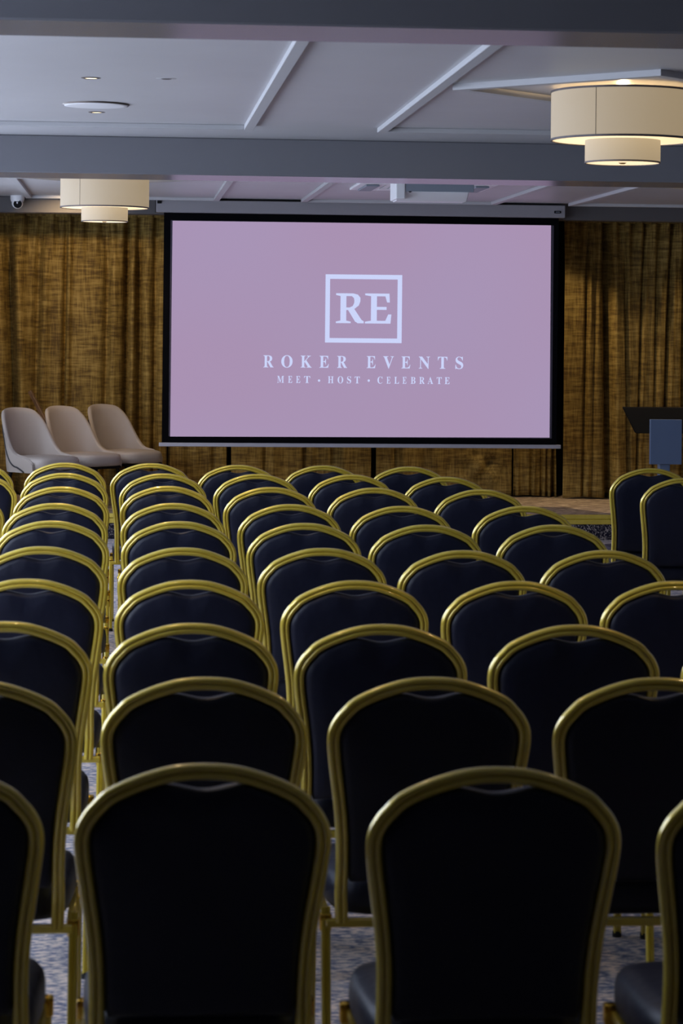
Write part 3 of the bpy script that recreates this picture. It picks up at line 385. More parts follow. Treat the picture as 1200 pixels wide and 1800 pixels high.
# ---------------------------------------------------------------- projection screen
# letter outlines (flat polygons) and where each one stands on the screen, metres
GLYPHS={"R":[[[0.015,0.0],[0.015,0.017],[0.036,0.02],[0.052,0.024],[0.062,0.032],[0.069,0.043],[0.073,0.059],[0.075,0.081],[0.075,0.379],[0.073,0.398],[0.069,0.413],[0.062,0.424],[0.051,0.431],[0.036,0.436],[0.016,0.439],[0.016,0.455],[0.217,0.455],[0.278,0.452],[0.329,0.442],[0.367,0.426],[0.395,0.403],[0.412,0.372],[0.417,0.334],[0.406,0.285],[0.372,0.248],[0.315,0.224],[0.432,0.05],[0.439,0.04],[0.446,0.032],[0.452,0.026],[0.459,0.021],[0.468,0.018],[0.478,0.017],[0.48,0.017],[0.48,0.0],[0.338,0.0],[0.201,0.212],[0.182,0.212],[0.182,0.081],[0.183,0.059],[0.187,0.043],[0.194,0.032],[0.205,0.024],[0.221,0.02],[0.242,0.017],[0.242,0.0],[0.182,0.234],[0.203,0.234],[0.235,0.236],[0.261,0.245],[0.28,0.258],[0.293,0.278],[0.301,0.304],[0.304,0.336],[0.295,0.389],[0.268,0.421],[0.224,0.431],[0.209,0.43],[0.197,0.427],[0.19,0.422],[0.185,0.414],[0.183,0.402],[0.182,0.385]],[[14,16,15],[14,17,16],[14,18,17],[14,56,18],[56,19,18],[13,56,14],[12,56,13],[12,57,56],[55,19,56],[11,57,12],[11,58,57],[11,59,58],[55,20,19],[10,59,11],[10,60,59],[54,20,55],[10,61,60],[9,61,10],[54,21,20],[9,62,61],[8,62,9],[53,21,54],[8,46,62],[7,46,8],[53,22,21],[52,22,53],[52,23,22],[51,23,52],[51,24,23],[50,24,51],[49,24,50],[49,25,24],[48,25,49],[47,25,48],[7,37,46],[37,47,46],[37,25,47],[37,36,25],[36,26,25],[7,38,37],[35,26,36],[6,38,7],[6,39,38],[5,39,6],[5,40,39],[35,27,26],[4,40,5],[4,41,40],[35,28,27],[35,29,28],[3,41,4],[3,42,41],[35,30,29],[3,43,42],[2,43,3],[35,31,30],[2,44,43],[1,44,2],[35,32,31],[0,44,1],[0,45,44],[35,33,32],[35,34,33]]],"O":[[[0.261,-0.011],[0.228,-0.009],[0.198,-0.003],[0.169,0.007],[0.142,0.021],[0.117,0.038],[0.094,0.058],[0.075,0.081],[0.058,0.106],[0.045,0.134],[0.035,0.163],[0.029,0.195],[0.028,0.228],[0.029,0.26],[0.035,0.292],[0.045,0.321],[0.058,0.349],[0.075,0.374],[0.095,0.397],[0.117,0.417],[0.143,0.434],[0.17,0.448],[0.2,0.458],[0.232,0.464],[0.265,0.466],[0.298,0.464],[0.328,0.458],[0.357,0.448],[0.384,0.435],[0.409,0.418],[0.431,0.399],[0.451,0.376],[0.467,0.351],[0.481,0.323],[0.49,0.293],[0.496,0.261],[0.498,0.228],[0.496,0.195],[0.49,0.163],[0.481,0.134],[0.467,0.106],[0.45,0.081],[0.43,0.058],[0.408,0.038],[0.383,0.021],[0.355,0.007],[0.325,-0.003],[0.294,-0.009],[0.265,0.012],[0.328,0.036],[0.367,0.108],[0.379,0.228],[0.376,0.293],[0.365,0.346],[0.348,0.389],[0.324,0.419],[0.294,0.437],[0.26,0.443],[0.196,0.419],[0.158,0.347],[0.145,0.228],[0.149,0.163],[0.159,0.109],[0.177,0.067],[0.201,0.037],[0.23,0.018]],[[23,25,24],[23,26,25],[22,26,23],[22,27,26],[21,27,22],[21,57,27],[57,28,27],[20,57,21],[20,58,57],[56,28,57],[55,28,56],[55,29,28],[19,58,20],[19,59,58],[54,29,55],[54,30,29],[18,59,19],[54,31,30],[17,59,18],[53,31,54],[53,32,31],[16,59,17],[53,33,32],[15,59,16],[15,60,59],[52,33,53],[52,34,33],[14,60,15],[52,35,34],[51,35,52],[13,60,14],[51,36,35],[12,60,13],[11,60,12],[11,61,60],[50,36,51],[50,37,36],[50,38,37],[10,61,11],[50,39,38],[9,61,10],[9,62,61],[8,62,9],[50,40,39],[8,63,62],[49,40,50],[7,63,8],[49,41,40],[6,63,7],[49,42,41],[6,64,63],[5,64,6],[49,43,42],[4,64,5],[49,44,43],[4,65,64],[48,44,49],[3,65,4],[48,45,44],[3,48,65],[3,45,48],[2,45,3],[2,46,45],[2,47,46],[1,47,2],[1,0,47]]],"K":[[[0.016,0.0],[0.016,0.017],[0.037,0.02],[0.053,0.024],[0.063,0.032],[0.07,0.043],[0.074,0.059],[0.075,0.081],[0.075,0.379],[0.074,0.398],[0.07,0.413],[0.063,0.424],[0.052,0.432],[0.037,0.436],[0.017,0.439],[0.017,0.455],[0.242,0.455],[0.242,0.439],[0.227,0.437],[0.215,0.435],[0.205,0.432],[0.197,0.428],[0.191,0.422],[0.187,0.415],[0.185,0.406],[0.183,0.394],[0.183,0.379],[0.183,0.234],[0.321,0.373],[0.336,0.391],[0.345,0.406],[0.349,0.418],[0.342,0.43],[0.323,0.436],[0.291,0.439],[0.291,0.455],[0.486,0.455],[0.486,0.439],[0.477,0.439],[0.436,0.43],[0.392,0.404],[0.345,0.361],[0.271,0.285],[0.463,0.046],[0.471,0.037],[0.479,0.03],[0.487,0.025],[0.496,0.021],[0.506,0.019],[0.519,0.017],[0.519,0.0],[0.281,0.0],[0.281,0.017],[0.29,0.018],[0.298,0.018],[0.306,0.018],[0.312,0.019],[0.318,0.02],[0.322,0.021],[0.328,0.024],[0.332,0.029],[0.334,0.034],[0.332,0.042],[0.326,0.053],[0.316,0.066],[0.199,0.214],[0.183,0.198],[0.183,0.081],[0.184,0.059],[0.188,0.043],[0.195,0.032],[0.205,0.024],[0.221,0.02],[0.242,0.017],[0.242,0.0]],[[14,16,15],[14,17,16],[34,36,35],[34,37,36],[13,17,14],[13,18,17],[33,38,34],[38,37,34],[33,39,38],[13,19,18],[12,19,13],[32,39,33],[12,20,19],[12,21,20],[11,21,12],[32,40,39],[31,40,32],[11,22,21],[10,22,11],[10,23,22],[30,40,31],[10,24,23],[9,24,10],[9,25,24],[29,40,30],[29,41,40],[8,25,9],[8,26,25],[28,41,29],[7,26,8],[7,27,26],[27,41,28],[27,42,41],[27,43,42],[7,66,27],[66,65,27],[65,43,27],[64,43,65],[7,67,66],[6,67,7],[6,68,67],[63,43,64],[5,68,6],[5,69,68],[62,43,63],[62,44,43],[4,69,5],[4,70,69],[61,44,62],[61,45,44],[60,45,61],[3,70,4],[3,71,70],[60,46,45],[59,46,60],[59,47,46],[58,47,59],[3,72,71],[2,72,3],[58,48,47],[57,48,58],[2,73,72],[1,73,2],[56,48,57],[55,48,56],[55,49,48],[54,49,55],[53,49,54],[52,49,53],[0,73,1],[0,74,73],[51,49,52],[51,50,49]]],"E":[[[0.014,0.0],[0.014,0.017],[0.035,0.018],[0.051,0.022],[0.062,0.03],[0.07,0.041],[0.074,0.057],[0.075,0.078],[0.075,0.369],[0.074,0.394],[0.069,0.413],[0.062,0.425],[0.051,0.433],[0.036,0.437],[0.016,0.439],[0.016,0.455],[0.399,0.455],[0.399,0.32],[0.383,0.32],[0.375,0.357],[0.361,0.386],[0.34,0.406],[0.312,0.42],[0.276,0.428],[0.232,0.43],[0.219,0.43],[0.208,0.429],[0.2,0.428],[0.194,0.426],[0.189,0.422],[0.186,0.417],[0.184,0.41],[0.183,0.4],[0.183,0.388],[0.183,0.246],[0.193,0.246],[0.221,0.248],[0.243,0.256],[0.259,0.269],[0.272,0.288],[0.281,0.313],[0.288,0.345],[0.304,0.345],[0.304,0.118],[0.287,0.118],[0.284,0.143],[0.28,0.164],[0.273,0.181],[0.264,0.195],[0.254,0.206],[0.241,0.213],[0.225,0.218],[0.207,0.221],[0.185,0.222],[0.183,0.222],[0.183,0.067],[0.184,0.053],[0.187,0.042],[0.192,0.035],[0.201,0.031],[0.213,0.028],[0.23,0.028],[0.261,0.029],[0.289,0.032],[0.313,0.039],[0.335,0.048],[0.354,0.06],[0.371,0.075],[0.386,0.094],[0.399,0.116],[0.411,0.143],[0.43,0.143],[0.402,0.0]],[[14,16,15],[14,24,16],[24,23,16],[23,22,16],[22,21,16],[21,20,16],[20,17,16],[13,24,14],[12,24,13],[11,25,12],[25,24,12],[11,26,25],[11,27,26],[11,28,27],[11,29,28],[10,29,11],[10,30,29],[10,31,30],[9,31,10],[9,32,31],[9,33,32],[8,33,9],[8,34,33],[19,17,20],[7,34,8],[18,17,19],[40,42,41],[40,43,42],[39,43,40],[38,43,39],[37,43,38],[36,48,37],[48,47,37],[47,43,37],[35,49,36],[49,48,36],[7,35,34],[7,54,35],[54,53,35],[53,52,35],[52,51,35],[51,50,35],[50,49,35],[7,55,54],[46,43,47],[45,43,46],[44,43,45],[69,71,70],[69,72,71],[68,72,69],[67,72,68],[6,55,7],[66,72,67],[6,56,55],[65,72,66],[5,56,6],[5,57,56],[64,72,65],[5,58,57],[4,58,5],[63,72,64],[4,59,58],[62,72,63],[4,60,59],[3,60,4],[61,72,62],[3,61,60],[3,72,61],[2,72,3],[1,72,2],[0,72,1]]],"V":[[[0.212,-0.013],[0.044,0.381],[0.037,0.396],[0.03,0.409],[0.022,0.42],[0.014,0.429],[0.001,0.435],[-0.014,0.439],[-0.014,0.455],[0.211,0.455],[0.211,0.439],[0.192,0.438],[0.177,0.436],[0.166,0.432],[0.159,0.427],[0.154,0.419],[0.152,0.41],[0.153,0.402],[0.156,0.391],[0.161,0.378],[0.259,0.143],[0.348,0.377],[0.352,0.389],[0.354,0.4],[0.355,0.409],[0.353,0.419],[0.349,0.427],[0.342,0.432],[0.331,0.435],[0.317,0.438],[0.299,0.439],[0.299,0.455],[0.442,0.455],[0.442,0.439],[0.429,0.437],[0.418,0.434],[0.408,0.427],[0.4,0.418],[0.391,0.403],[0.382,0.383],[0.23,-0.013]],[[7,9,8],[7,10,9],[30,32,31],[30,33,32],[6,10,7],[6,11,10],[29,33,30],[29,34,33],[6,12,11],[28,34,29],[28,35,34],[6,13,12],[27,35,28],[5,13,6],[27,36,35],[5,14,13],[26,36,27],[4,14,5],[26,37,36],[4,15,14],[25,37,26],[3,15,4],[3,16,15],[24,37,25],[24,38,37],[3,17,16],[2,17,3],[23,38,24],[23,39,38],[2,18,17],[22,39,23],[1,18,2],[1,19,18],[21,39,22],[21,40,39],[0,19,1],[0,20,19],[20,40,21],[0,40,20]]],"N":[[[0.403,-0.011],[0.107,0.35],[0.107,0.079],[0.108,0.057],[0.112,0.042],[0.119,0.031],[0.129,0.024],[0.145,0.02],[0.167,0.017],[0.167,0.0],[0.018,0.0],[0.018,0.017],[0.033,0.018],[0.045,0.02],[0.054,0.023],[0.061,0.027],[0.067,0.033],[0.071,0.041],[0.074,0.051],[0.075,0.064],[0.076,0.079],[0.076,0.388],[0.056,0.412],[0.043,0.427],[0.036,0.433],[0.031,0.435],[0.025,0.437],[0.018,0.439],[0.018,0.455],[0.156,0.455],[0.391,0.169],[0.391,0.377],[0.39,0.392],[0.389,0.404],[0.386,0.414],[0.382,0.421],[0.376,0.427],[0.369,0.431],[0.359,0.435],[0.346,0.437],[0.331,0.439],[0.331,0.455],[0.48,0.455],[0.48,0.439],[0.459,0.436],[0.443,0.432],[0.433,0.425],[0.427,0.414],[0.423,0.398],[0.422,0.377],[0.422,-0.011]],[[27,29,28],[27,26,29],[26,25,29],[25,24,29],[24,30,29],[40,42,41],[40,43,42],[39,43,40],[39,44,43],[38,44,39],[38,45,44],[37,45,38],[23,30,24],[37,46,45],[36,46,37],[35,46,36],[22,30,23],[35,47,46],[34,47,35],[33,47,34],[33,48,47],[21,30,22],[32,48,33],[32,49,48],[31,49,32],[20,1,21],[1,30,21],[30,49,31],[30,50,49],[20,2,1],[0,30,1],[0,50,30],[19,2,20],[19,3,2],[18,3,19],[18,4,3],[17,4,18],[17,5,4],[16,5,17],[15,5,16],[15,6,5],[14,6,15],[14,7,6],[13,7,14],[12,7,13],[12,8,7],[11,8,12],[10,8,11],[10,9,8]]],"T":[[[0.092,0.0],[0.092,0.017],[0.114,0.019],[0.13,0.023],[0.142,0.031],[0.15,0.042],[0.154,0.059],[0.156,0.081],[0.156,0.433],[0.149,0.433],[0.116,0.43],[0.088,0.42],[0.065,0.403],[0.047,0.38],[0.035,0.352],[0.029,0.318],[0.011,0.318],[0.011,0.455],[0.41,0.455],[0.41,0.317],[0.394,0.317],[0.375,0.382],[0.333,0.42],[0.269,0.433],[0.263,0.433],[0.263,0.081],[0.265,0.058],[0.269,0.041],[0.276,0.03],[0.288,0.023],[0.305,0.019],[0.328,0.017],[0.328,0.0]],[[16,13,17],[13,12,17],[12,11,17],[11,10,17],[10,9,17],[9,18,17],[9,24,18],[24,23,18],[23,22,18],[22,21,18],[21,19,18],[8,24,9],[7,24,8],[7,25,24],[20,19,21],[16,14,13],[16,15,14],[6,25,7],[6,26,25],[5,26,6],[5,27,26],[4,27,5],[4,28,27],[3,28,4],[3,29,28],[2,29,3],[2,30,29],[1,30,2],[1,31,30],[0,31,1],[0,32,31]]],"S":[[[0.043,-0.011],[0.043,0.158],[0.062,0.158],[0.075,0.113],[0.091,0.077],[0.111,0.05],[0.136,0.03],[0.164,0.019],[0.197,0.015],[0.22,0.017],[0.241,0.024],[0.257,0.036],[0.269,0.051],[0.276,0.069],[0.279,0.089],[0.273,0.117],[0.255,0.14],[0.225,0.16],[0.163,0.191],[0.127,0.21],[0.099,0.231],[0.077,0.253],[0.062,0.276],[0.053,0.302],[0.05,0.332],[0.052,0.358],[0.057,0.381],[0.067,0.403],[0.08,0.421],[0.096,0.437],[0.115,0.449],[0.136,0.459],[0.16,0.464],[0.185,0.466],[0.199,0.466],[0.213,0.464],[0.229,0.461],[0.246,0.458],[0.264,0.453],[0.282,0.448],[0.286,0.447],[0.289,0.446],[0.291,0.446],[0.294,0.445],[0.297,0.445],[0.3,0.445],[0.31,0.447],[0.317,0.454],[0.32,0.466],[0.339,0.466],[0.339,0.319],[0.322,0.319],[0.315,0.343],[0.305,0.365],[0.293,0.385],[0.28,0.402],[0.265,0.417],[0.248,0.429],[0.231,0.438],[0.213,0.443],[0.194,0.445],[0.173,0.443],[0.155,0.437],[0.14,0.426],[0.128,0.413],[0.122,0.398],[0.12,0.38],[0.121,0.364],[0.127,0.349],[0.137,0.336],[0.151,0.325],[0.168,0.314],[0.189,0.303],[0.253,0.273],[0.279,0.26],[0.3,0.247],[0.317,0.233],[0.331,0.219],[0.342,0.204],[0.35,0.188],[0.355,0.171],[0.358,0.153],[0.359,0.133],[0.357,0.106],[0.35,0.08],[0.339,0.058],[0.323,0.038],[0.304,0.021],[0.281,0.008],[0.254,-0.002],[0.225,-0.008],[0.192,-0.01],[0.181,-0.01],[0.17,-0.009],[0.158,-0.008],[0.147,-0.006],[0.136,-0.003],[0.126,0.001],[0.115,0.004],[0.106,0.007],[0.098,0.009],[0.092,0.011],[0.088,0.012],[0.085,0.012],[0.078,0.012],[0.073,0.01],[0.069,0.007],[0.066,0.003],[0.064,-0.003],[0.061,-0.011]],[[32,34,33],[47,49,48],[47,50,49],[32,35,34],[31,35,32],[31,36,35],[31,37,36],[30,37,31],[30,38,37],[46,50,47],[30,39,38],[29,60,30],[60,39,30],[60,40,39],[60,41,40],[45,50,46],[60,42,41],[60,43,42],[60,44,43],[60,45,44],[29,61,60],[59,45,60],[59,58,45],[58,57,45],[57,56,45],[56,55,45],[55,54,45],[54,50,45],[29,62,61],[28,62,29],[28,63,62],[28,64,63],[27,64,28],[27,65,64],[26,65,27],[26,66,65],[53,50,54],[25,66,26],[25,67,66],[52,50,53],[25,68,67],[24,68,25],[24,69,68],[51,50,52],[24,70,69],[23,70,24],[23,71,70],[23,72,71],[23,73,72],[22,73,23],[21,73,22],[21,74,73],[21,75,74],[20,75,21],[20,76,75],[20,77,76],[19,77,20],[19,78,77],[18,78,19],[18,79,78],[17,79,18],[17,80,79],[17,81,80],[16,81,17],[0,2,1],[0,3,2],[16,82,81],[15,82,16],[15,83,82],[14,83,15],[0,4,3],[14,84,83],[13,84,14],[13,85,84],[0,5,4],[12,85,13],[12,86,85],[11,86,12],[0,105,5],[105,6,5],[11,87,86],[10,87,11],[105,104,6],[104,103,6],[103,7,6],[9,87,10],[9,88,87],[103,8,7],[8,88,9],[103,88,8],[102,88,103],[101,88,102],[100,88,101],[0,106,105],[99,88,100],[99,89,88],[98,89,99],[0,107,106],[97,89,98],[0,108,107],[96,89,97],[96,90,89],[95,90,96],[0,109,108],[94,90,95],[93,90,94],[93,91,90],[92,91,93]]],"M":[[[0.014,0.0],[0.014,0.017],[0.034,0.02],[0.05,0.024],[0.061,0.032],[0.069,0.043],[0.074,0.058],[0.075,0.079],[0.075,0.382],[0.075,0.396],[0.073,0.407],[0.071,0.416],[0.066,0.423],[0.061,0.428],[0.053,0.432],[0.043,0.435],[0.03,0.437],[0.015,0.439],[0.015,0.455],[0.185,0.455],[0.317,0.142],[0.449,0.455],[0.617,0.455],[0.617,0.439],[0.598,0.436],[0.583,0.43],[0.573,0.423],[0.566,0.412],[0.561,0.397],[0.56,0.378],[0.56,0.085],[0.561,0.068],[0.562,0.054],[0.565,0.043],[0.569,0.034],[0.574,0.028],[0.582,0.023],[0.591,0.02],[0.602,0.018],[0.617,0.017],[0.617,0.0],[0.396,0.0],[0.396,0.017],[0.41,0.019],[0.423,0.022],[0.433,0.025],[0.44,0.029],[0.446,0.036],[0.45,0.044],[0.453,0.054],[0.454,0.068],[0.455,0.083],[0.455,0.399],[0.288,0.0],[0.27,0.0],[0.105,0.389],[0.105,0.08],[0.107,0.057],[0.112,0.041],[0.12,0.03],[0.131,0.023],[0.148,0.019],[0.169,0.017],[0.169,0.0]],[[17,19,18],[17,16,19],[16,15,19],[15,14,19],[14,13,19],[13,55,19],[55,20,19],[20,52,21],[52,22,21],[52,24,22],[24,23,22],[52,25,24],[52,26,25],[12,55,13],[52,27,26],[11,55,12],[10,55,11],[52,28,27],[9,55,10],[20,53,52],[51,28,52],[51,29,28],[8,55,9],[8,56,55],[54,20,55],[7,56,8],[51,30,29],[54,53,20],[51,31,30],[50,31,51],[7,57,56],[6,57,7],[50,32,31],[49,32,50],[5,57,6],[5,58,57],[48,32,49],[48,33,32],[47,33,48],[47,34,33],[4,58,5],[4,59,58],[46,34,47],[46,35,34],[3,59,4],[3,60,59],[45,35,46],[45,36,35],[44,36,45],[2,60,3],[44,37,36],[2,61,60],[43,37,44],[43,38,37],[1,61,2],[42,38,43],[1,62,61],[42,39,38],[0,62,1],[0,63,62],[41,39,42],[41,40,39]]],"H":[[[0.015,0.0],[0.015,0.017],[0.036,0.02],[0.052,0.024],[0.062,0.032],[0.069,0.043],[0.073,0.059],[0.075,0.081],[0.075,0.379],[0.073,0.398],[0.069,0.413],[0.062,0.424],[0.051,0.431],[0.036,0.436],[0.016,0.439],[0.016,0.455],[0.242,0.455],[0.242,0.439],[0.227,0.437],[0.214,0.435],[0.204,0.432],[0.197,0.428],[0.191,0.422],[0.187,0.415],[0.184,0.406],[0.183,0.394],[0.182,0.379],[0.182,0.251],[0.342,0.251],[0.342,0.379],[0.341,0.394],[0.34,0.406],[0.337,0.415],[0.334,0.422],[0.328,0.428],[0.32,0.432],[0.31,0.435],[0.298,0.437],[0.282,0.439],[0.282,0.455],[0.507,0.455],[0.507,0.439],[0.486,0.436],[0.471,0.431],[0.461,0.424],[0.454,0.414],[0.451,0.399],[0.449,0.379],[0.449,0.081],[0.451,0.06],[0.455,0.044],[0.461,0.033],[0.471,0.025],[0.487,0.02],[0.507,0.017],[0.507,0.0],[0.282,0.0],[0.282,0.017],[0.303,0.02],[0.318,0.024],[0.329,0.031],[0.336,0.041],[0.34,0.058],[0.342,0.081],[0.342,0.221],[0.182,0.221],[0.182,0.081],[0.183,0.059],[0.187,0.043],[0.194,0.032],[0.205,0.024],[0.221,0.02],[0.242,0.017],[0.242,0.0]],[[14,16,15],[14,17,16],[38,40,39],[38,41,40],[13,17,14],[13,18,17],[37,41,38],[37,42,41],[13,19,18],[36,42,37],[12,19,13],[36,43,42],[12,20,19],[35,43,36],[12,21,20],[34,43,35],[11,21,12],[34,44,43],[11,22,21],[33,44,34],[33,45,44],[10,22,11],[10,23,22],[32,45,33],[10,24,23],[31,45,32],[31,46,45],[9,24,10],[9,25,24],[30,46,31],[30,47,46],[8,25,9],[8,26,25],[29,47,30],[7,26,8],[7,27,26],[28,47,29],[28,48,47],[7,65,27],[65,28,27],[65,64,28],[64,48,28],[7,66,65],[63,48,64],[6,66,7],[6,67,66],[62,48,63],[62,49,48],[62,50,49],[5,67,6],[5,68,67],[61,50,62],[61,51,50],[4,68,5],[4,69,68],[60,51,61],[60,52,51],[3,69,4],[3,70,69],[59,52,60],[59,53,52],[3,71,70],[2,71,3],[58,53,59],[58,54,53],[2,72,71],[1,72,2],[57,54,58],[0,72,1],[0,73,72],[56,54,57],[56,55,54]]],"C":[[[0.257,-0.011],[0.213,-0.007],[0.174,0.003],[0.137,0.02],[0.105,0.043],[0.078,0.071],[0.056,0.104],[0.039,0.142],[0.029,0.184],[0.026,0.228],[0.03,0.273],[0.039,0.314],[0.056,0.351],[0.079,0.384],[0.106,0.412],[0.139,0.435],[0.176,0.452],[0.216,0.462],[0.259,0.465],[0.292,0.463],[0.328,0.454],[0.367,0.44],[0.374,0.437],[0.381,0.436],[0.388,0.435],[0.402,0.439],[0.413,0.449],[0.419,0.465],[0.437,0.465],[0.437,0.308],[0.42,0.308],[0.403,0.347],[0.381,0.38],[0.356,0.407],[0.328,0.427],[0.298,0.439],[0.265,0.443],[0.198,0.419],[0.157,0.347],[0.144,0.226],[0.159,0.114],[0.203,0.046],[0.278,0.024],[0.305,0.026],[0.331,0.033],[0.358,0.045],[0.383,0.061],[0.407,0.081],[0.428,0.106],[0.447,0.089],[0.395,0.033],[0.332,0.0]],[[17,19,18],[26,28,27],[26,29,28],[17,20,19],[16,20,17],[16,21,20],[15,36,16],[36,21,16],[25,29,26],[15,37,36],[35,21,36],[35,22,21],[34,22,35],[24,29,25],[34,23,22],[34,24,23],[34,33,24],[33,32,24],[32,29,24],[14,37,15],[14,38,37],[13,38,14],[12,38,13],[31,29,32],[11,38,12],[30,29,31],[11,39,38],[10,39,11],[9,39,10],[8,39,9],[8,40,39],[7,40,8],[6,40,7],[6,41,40],[47,49,48],[5,41,6],[47,50,49],[46,50,47],[4,41,5],[45,50,46],[4,42,41],[44,50,45],[3,42,4],[44,51,50],[43,51,44],[42,51,43],[3,51,42],[2,51,3],[1,51,2],[1,0,51]]],"L":[[[0.015,0.0],[0.015,0.017],[0.036,0.02],[0.052,0.024],[0.062,0.032],[0.069,0.043],[0.073,0.059],[0.075,0.081],[0.075,0.379],[0.073,0.399],[0.069,0.414],[0.062,0.425],[0.051,0.432],[0.036,0.436],[0.016,0.439],[0.016,0.455],[0.25,0.455],[0.25,0.439],[0.233,0.438],[0.219,0.436],[0.208,0.434],[0.199,0.43],[0.193,0.424],[0.188,0.416],[0.185,0.407],[0.183,0.394],[0.182,0.379],[0.182,0.083],[0.182,0.068],[0.183,0.056],[0.185,0.047],[0.188,0.04],[0.193,0.035],[0.2,0.031],[0.208,0.029],[0.22,0.028],[0.234,0.028],[0.264,0.029],[0.291,0.033],[0.315,0.04],[0.335,0.049],[0.354,0.063],[0.37,0.08],[0.384,0.1],[0.397,0.125],[0.409,0.154],[0.427,0.154],[0.402,0.0]],[[14,16,15],[14,17,16],[13,17,14],[13,18,17],[13,19,18],[13,20,19],[12,20,13],[12,21,20],[11,21,12],[11,22,21],[10,22,11],[10,23,22],[10,24,23],[9,24,10],[9,25,24],[8,25,9],[8,26,25],[7,26,8],[7,27,26],[44,46,45],[44,47,46],[43,47,44],[42,47,43],[7,28,27],[6,28,7],[41,47,42],[6,29,28],[40,47,41],[5,29,6],[5,30,29],[39,47,40],[5,31,30],[4,31,5],[4,32,31],[38,47,39],[4,33,32],[37,47,38],[3,33,4],[3,34,33],[3,35,34],[36,47,37],[3,36,35],[3,47,36],[2,47,3],[1,47,2],[0,47,1]]],"B":[[[0.016,0.0],[0.016,0.017],[0.036,0.02],[0.052,0.025],[0.062,0.032],[0.069,0.044],[0.073,0.06],[0.075,0.082],[0.075,0.369],[0.074,0.386],[0.072,0.401],[0.069,0.412],[0.065,0.421],[0.059,0.428],[0.051,0.433],[0.041,0.436],[0.03,0.438],[0.015,0.439],[0.015,0.455],[0.22,0.455],[0.318,0.444],[0.377,0.409],[0.396,0.351],[0.384,0.302],[0.348,0.268],[0.287,0.247],[0.36,0.223],[0.404,0.185],[0.418,0.132],[0.413,0.093],[0.397,0.061],[0.371,0.035],[0.335,0.015],[0.291,0.004],[0.238,0.0],[0.182,0.252],[0.188,0.252],[0.22,0.254],[0.245,0.261],[0.263,0.272],[0.275,0.29],[0.282,0.314],[0.285,0.345],[0.283,0.373],[0.278,0.395],[0.269,0.412],[0.257,0.424],[0.239,0.431],[0.216,0.434],[0.203,0.433],[0.193,0.43],[0.188,0.425],[0.185,0.417],[0.183,0.406],[0.182,0.391],[0.222,0.024],[0.248,0.027],[0.268,0.035],[0.283,0.049],[0.293,0.069],[0.299,0.095],[0.301,0.128],[0.298,0.162],[0.29,0.188],[0.277,0.208],[0.258,0.221],[0.231,0.228],[0.197,0.231],[0.182,0.231],[0.182,0.065],[0.183,0.051],[0.186,0.041],[0.19,0.033],[0.198,0.028],[0.208,0.025]],[[17,19,18],[17,20,19],[17,48,20],[48,47,20],[47,21,20],[16,48,17],[15,48,16],[14,48,15],[14,49,48],[14,50,49],[13,50,14],[46,21,47],[13,51,50],[12,51,13],[12,52,51],[45,21,46],[11,52,12],[11,53,52],[10,53,11],[44,21,45],[44,22,21],[10,54,53],[9,54,10],[43,22,44],[9,35,54],[8,35,9],[42,22,43],[7,35,8],[42,23,22],[41,23,42],[40,23,41],[40,24,23],[39,24,40],[38,24,39],[38,25,24],[37,25,38],[36,25,37],[7,36,35],[7,68,36],[68,25,36],[68,67,25],[67,26,25],[7,69,68],[66,26,67],[65,26,66],[65,27,26],[64,27,65],[63,27,64],[62,27,63],[62,28,27],[61,28,62],[61,29,28],[60,29,61],[59,29,60],[59,30,29],[6,69,7],[58,30,59],[6,70,69],[58,31,30],[5,70,6],[5,71,70],[57,31,58],[4,71,5],[4,72,71],[56,31,57],[56,32,31],[4,73,72],[3,73,4],[3,74,73],[55,32,56],[3,55,74],[2,55,3],[2,32,55],[1,32,2],[0,32,1],[0,33,32],[0,34,33]]],"A":[[[-0.009,0.0],[-0.009,0.018],[0.004,0.019],[0.014,0.024],[0.024,0.03],[0.032,0.041],[0.041,0.055],[0.049,0.075],[0.206,0.466],[0.224,0.465],[0.384,0.087],[0.394,0.065],[0.403,0.047],[0.411,0.034],[0.42,0.025],[0.43,0.02],[0.443,0.018],[0.443,0.0],[0.229,0.0],[0.229,0.018],[0.259,0.021],[0.277,0.03],[0.283,0.046],[0.282,0.054],[0.279,0.066],[0.273,0.081],[0.253,0.132],[0.103,0.132],[0.079,0.071],[0.077,0.067],[0.076,0.063],[0.076,0.059],[0.075,0.054],[0.075,0.051],[0.075,0.048],[0.08,0.032],[0.096,0.021],[0.124,0.018],[0.128,0.018],[0.128,0.0],[0.113,0.161],[0.242,0.161],[0.177,0.319]],[[7,9,8],[7,42,9],[42,10,9],[7,40,42],[41,10,42],[7,27,40],[27,41,40],[27,26,41],[26,10,41],[7,28,27],[25,10,26],[25,11,10],[24,11,25],[6,28,7],[6,29,28],[6,30,29],[23,11,24],[23,12,11],[6,31,30],[6,32,31],[5,32,6],[5,33,32],[22,12,23],[5,34,33],[5,35,34],[22,13,12],[21,13,22],[4,35,5],[21,14,13],[4,36,35],[20,14,21],[3,36,4],[20,15,14],[2,36,3],[2,37,36],[19,15,20],[19,16,15],[1,37,2],[0,37,1],[0,38,37],[0,39,38],[18,16,19],[18,17,16]]]}
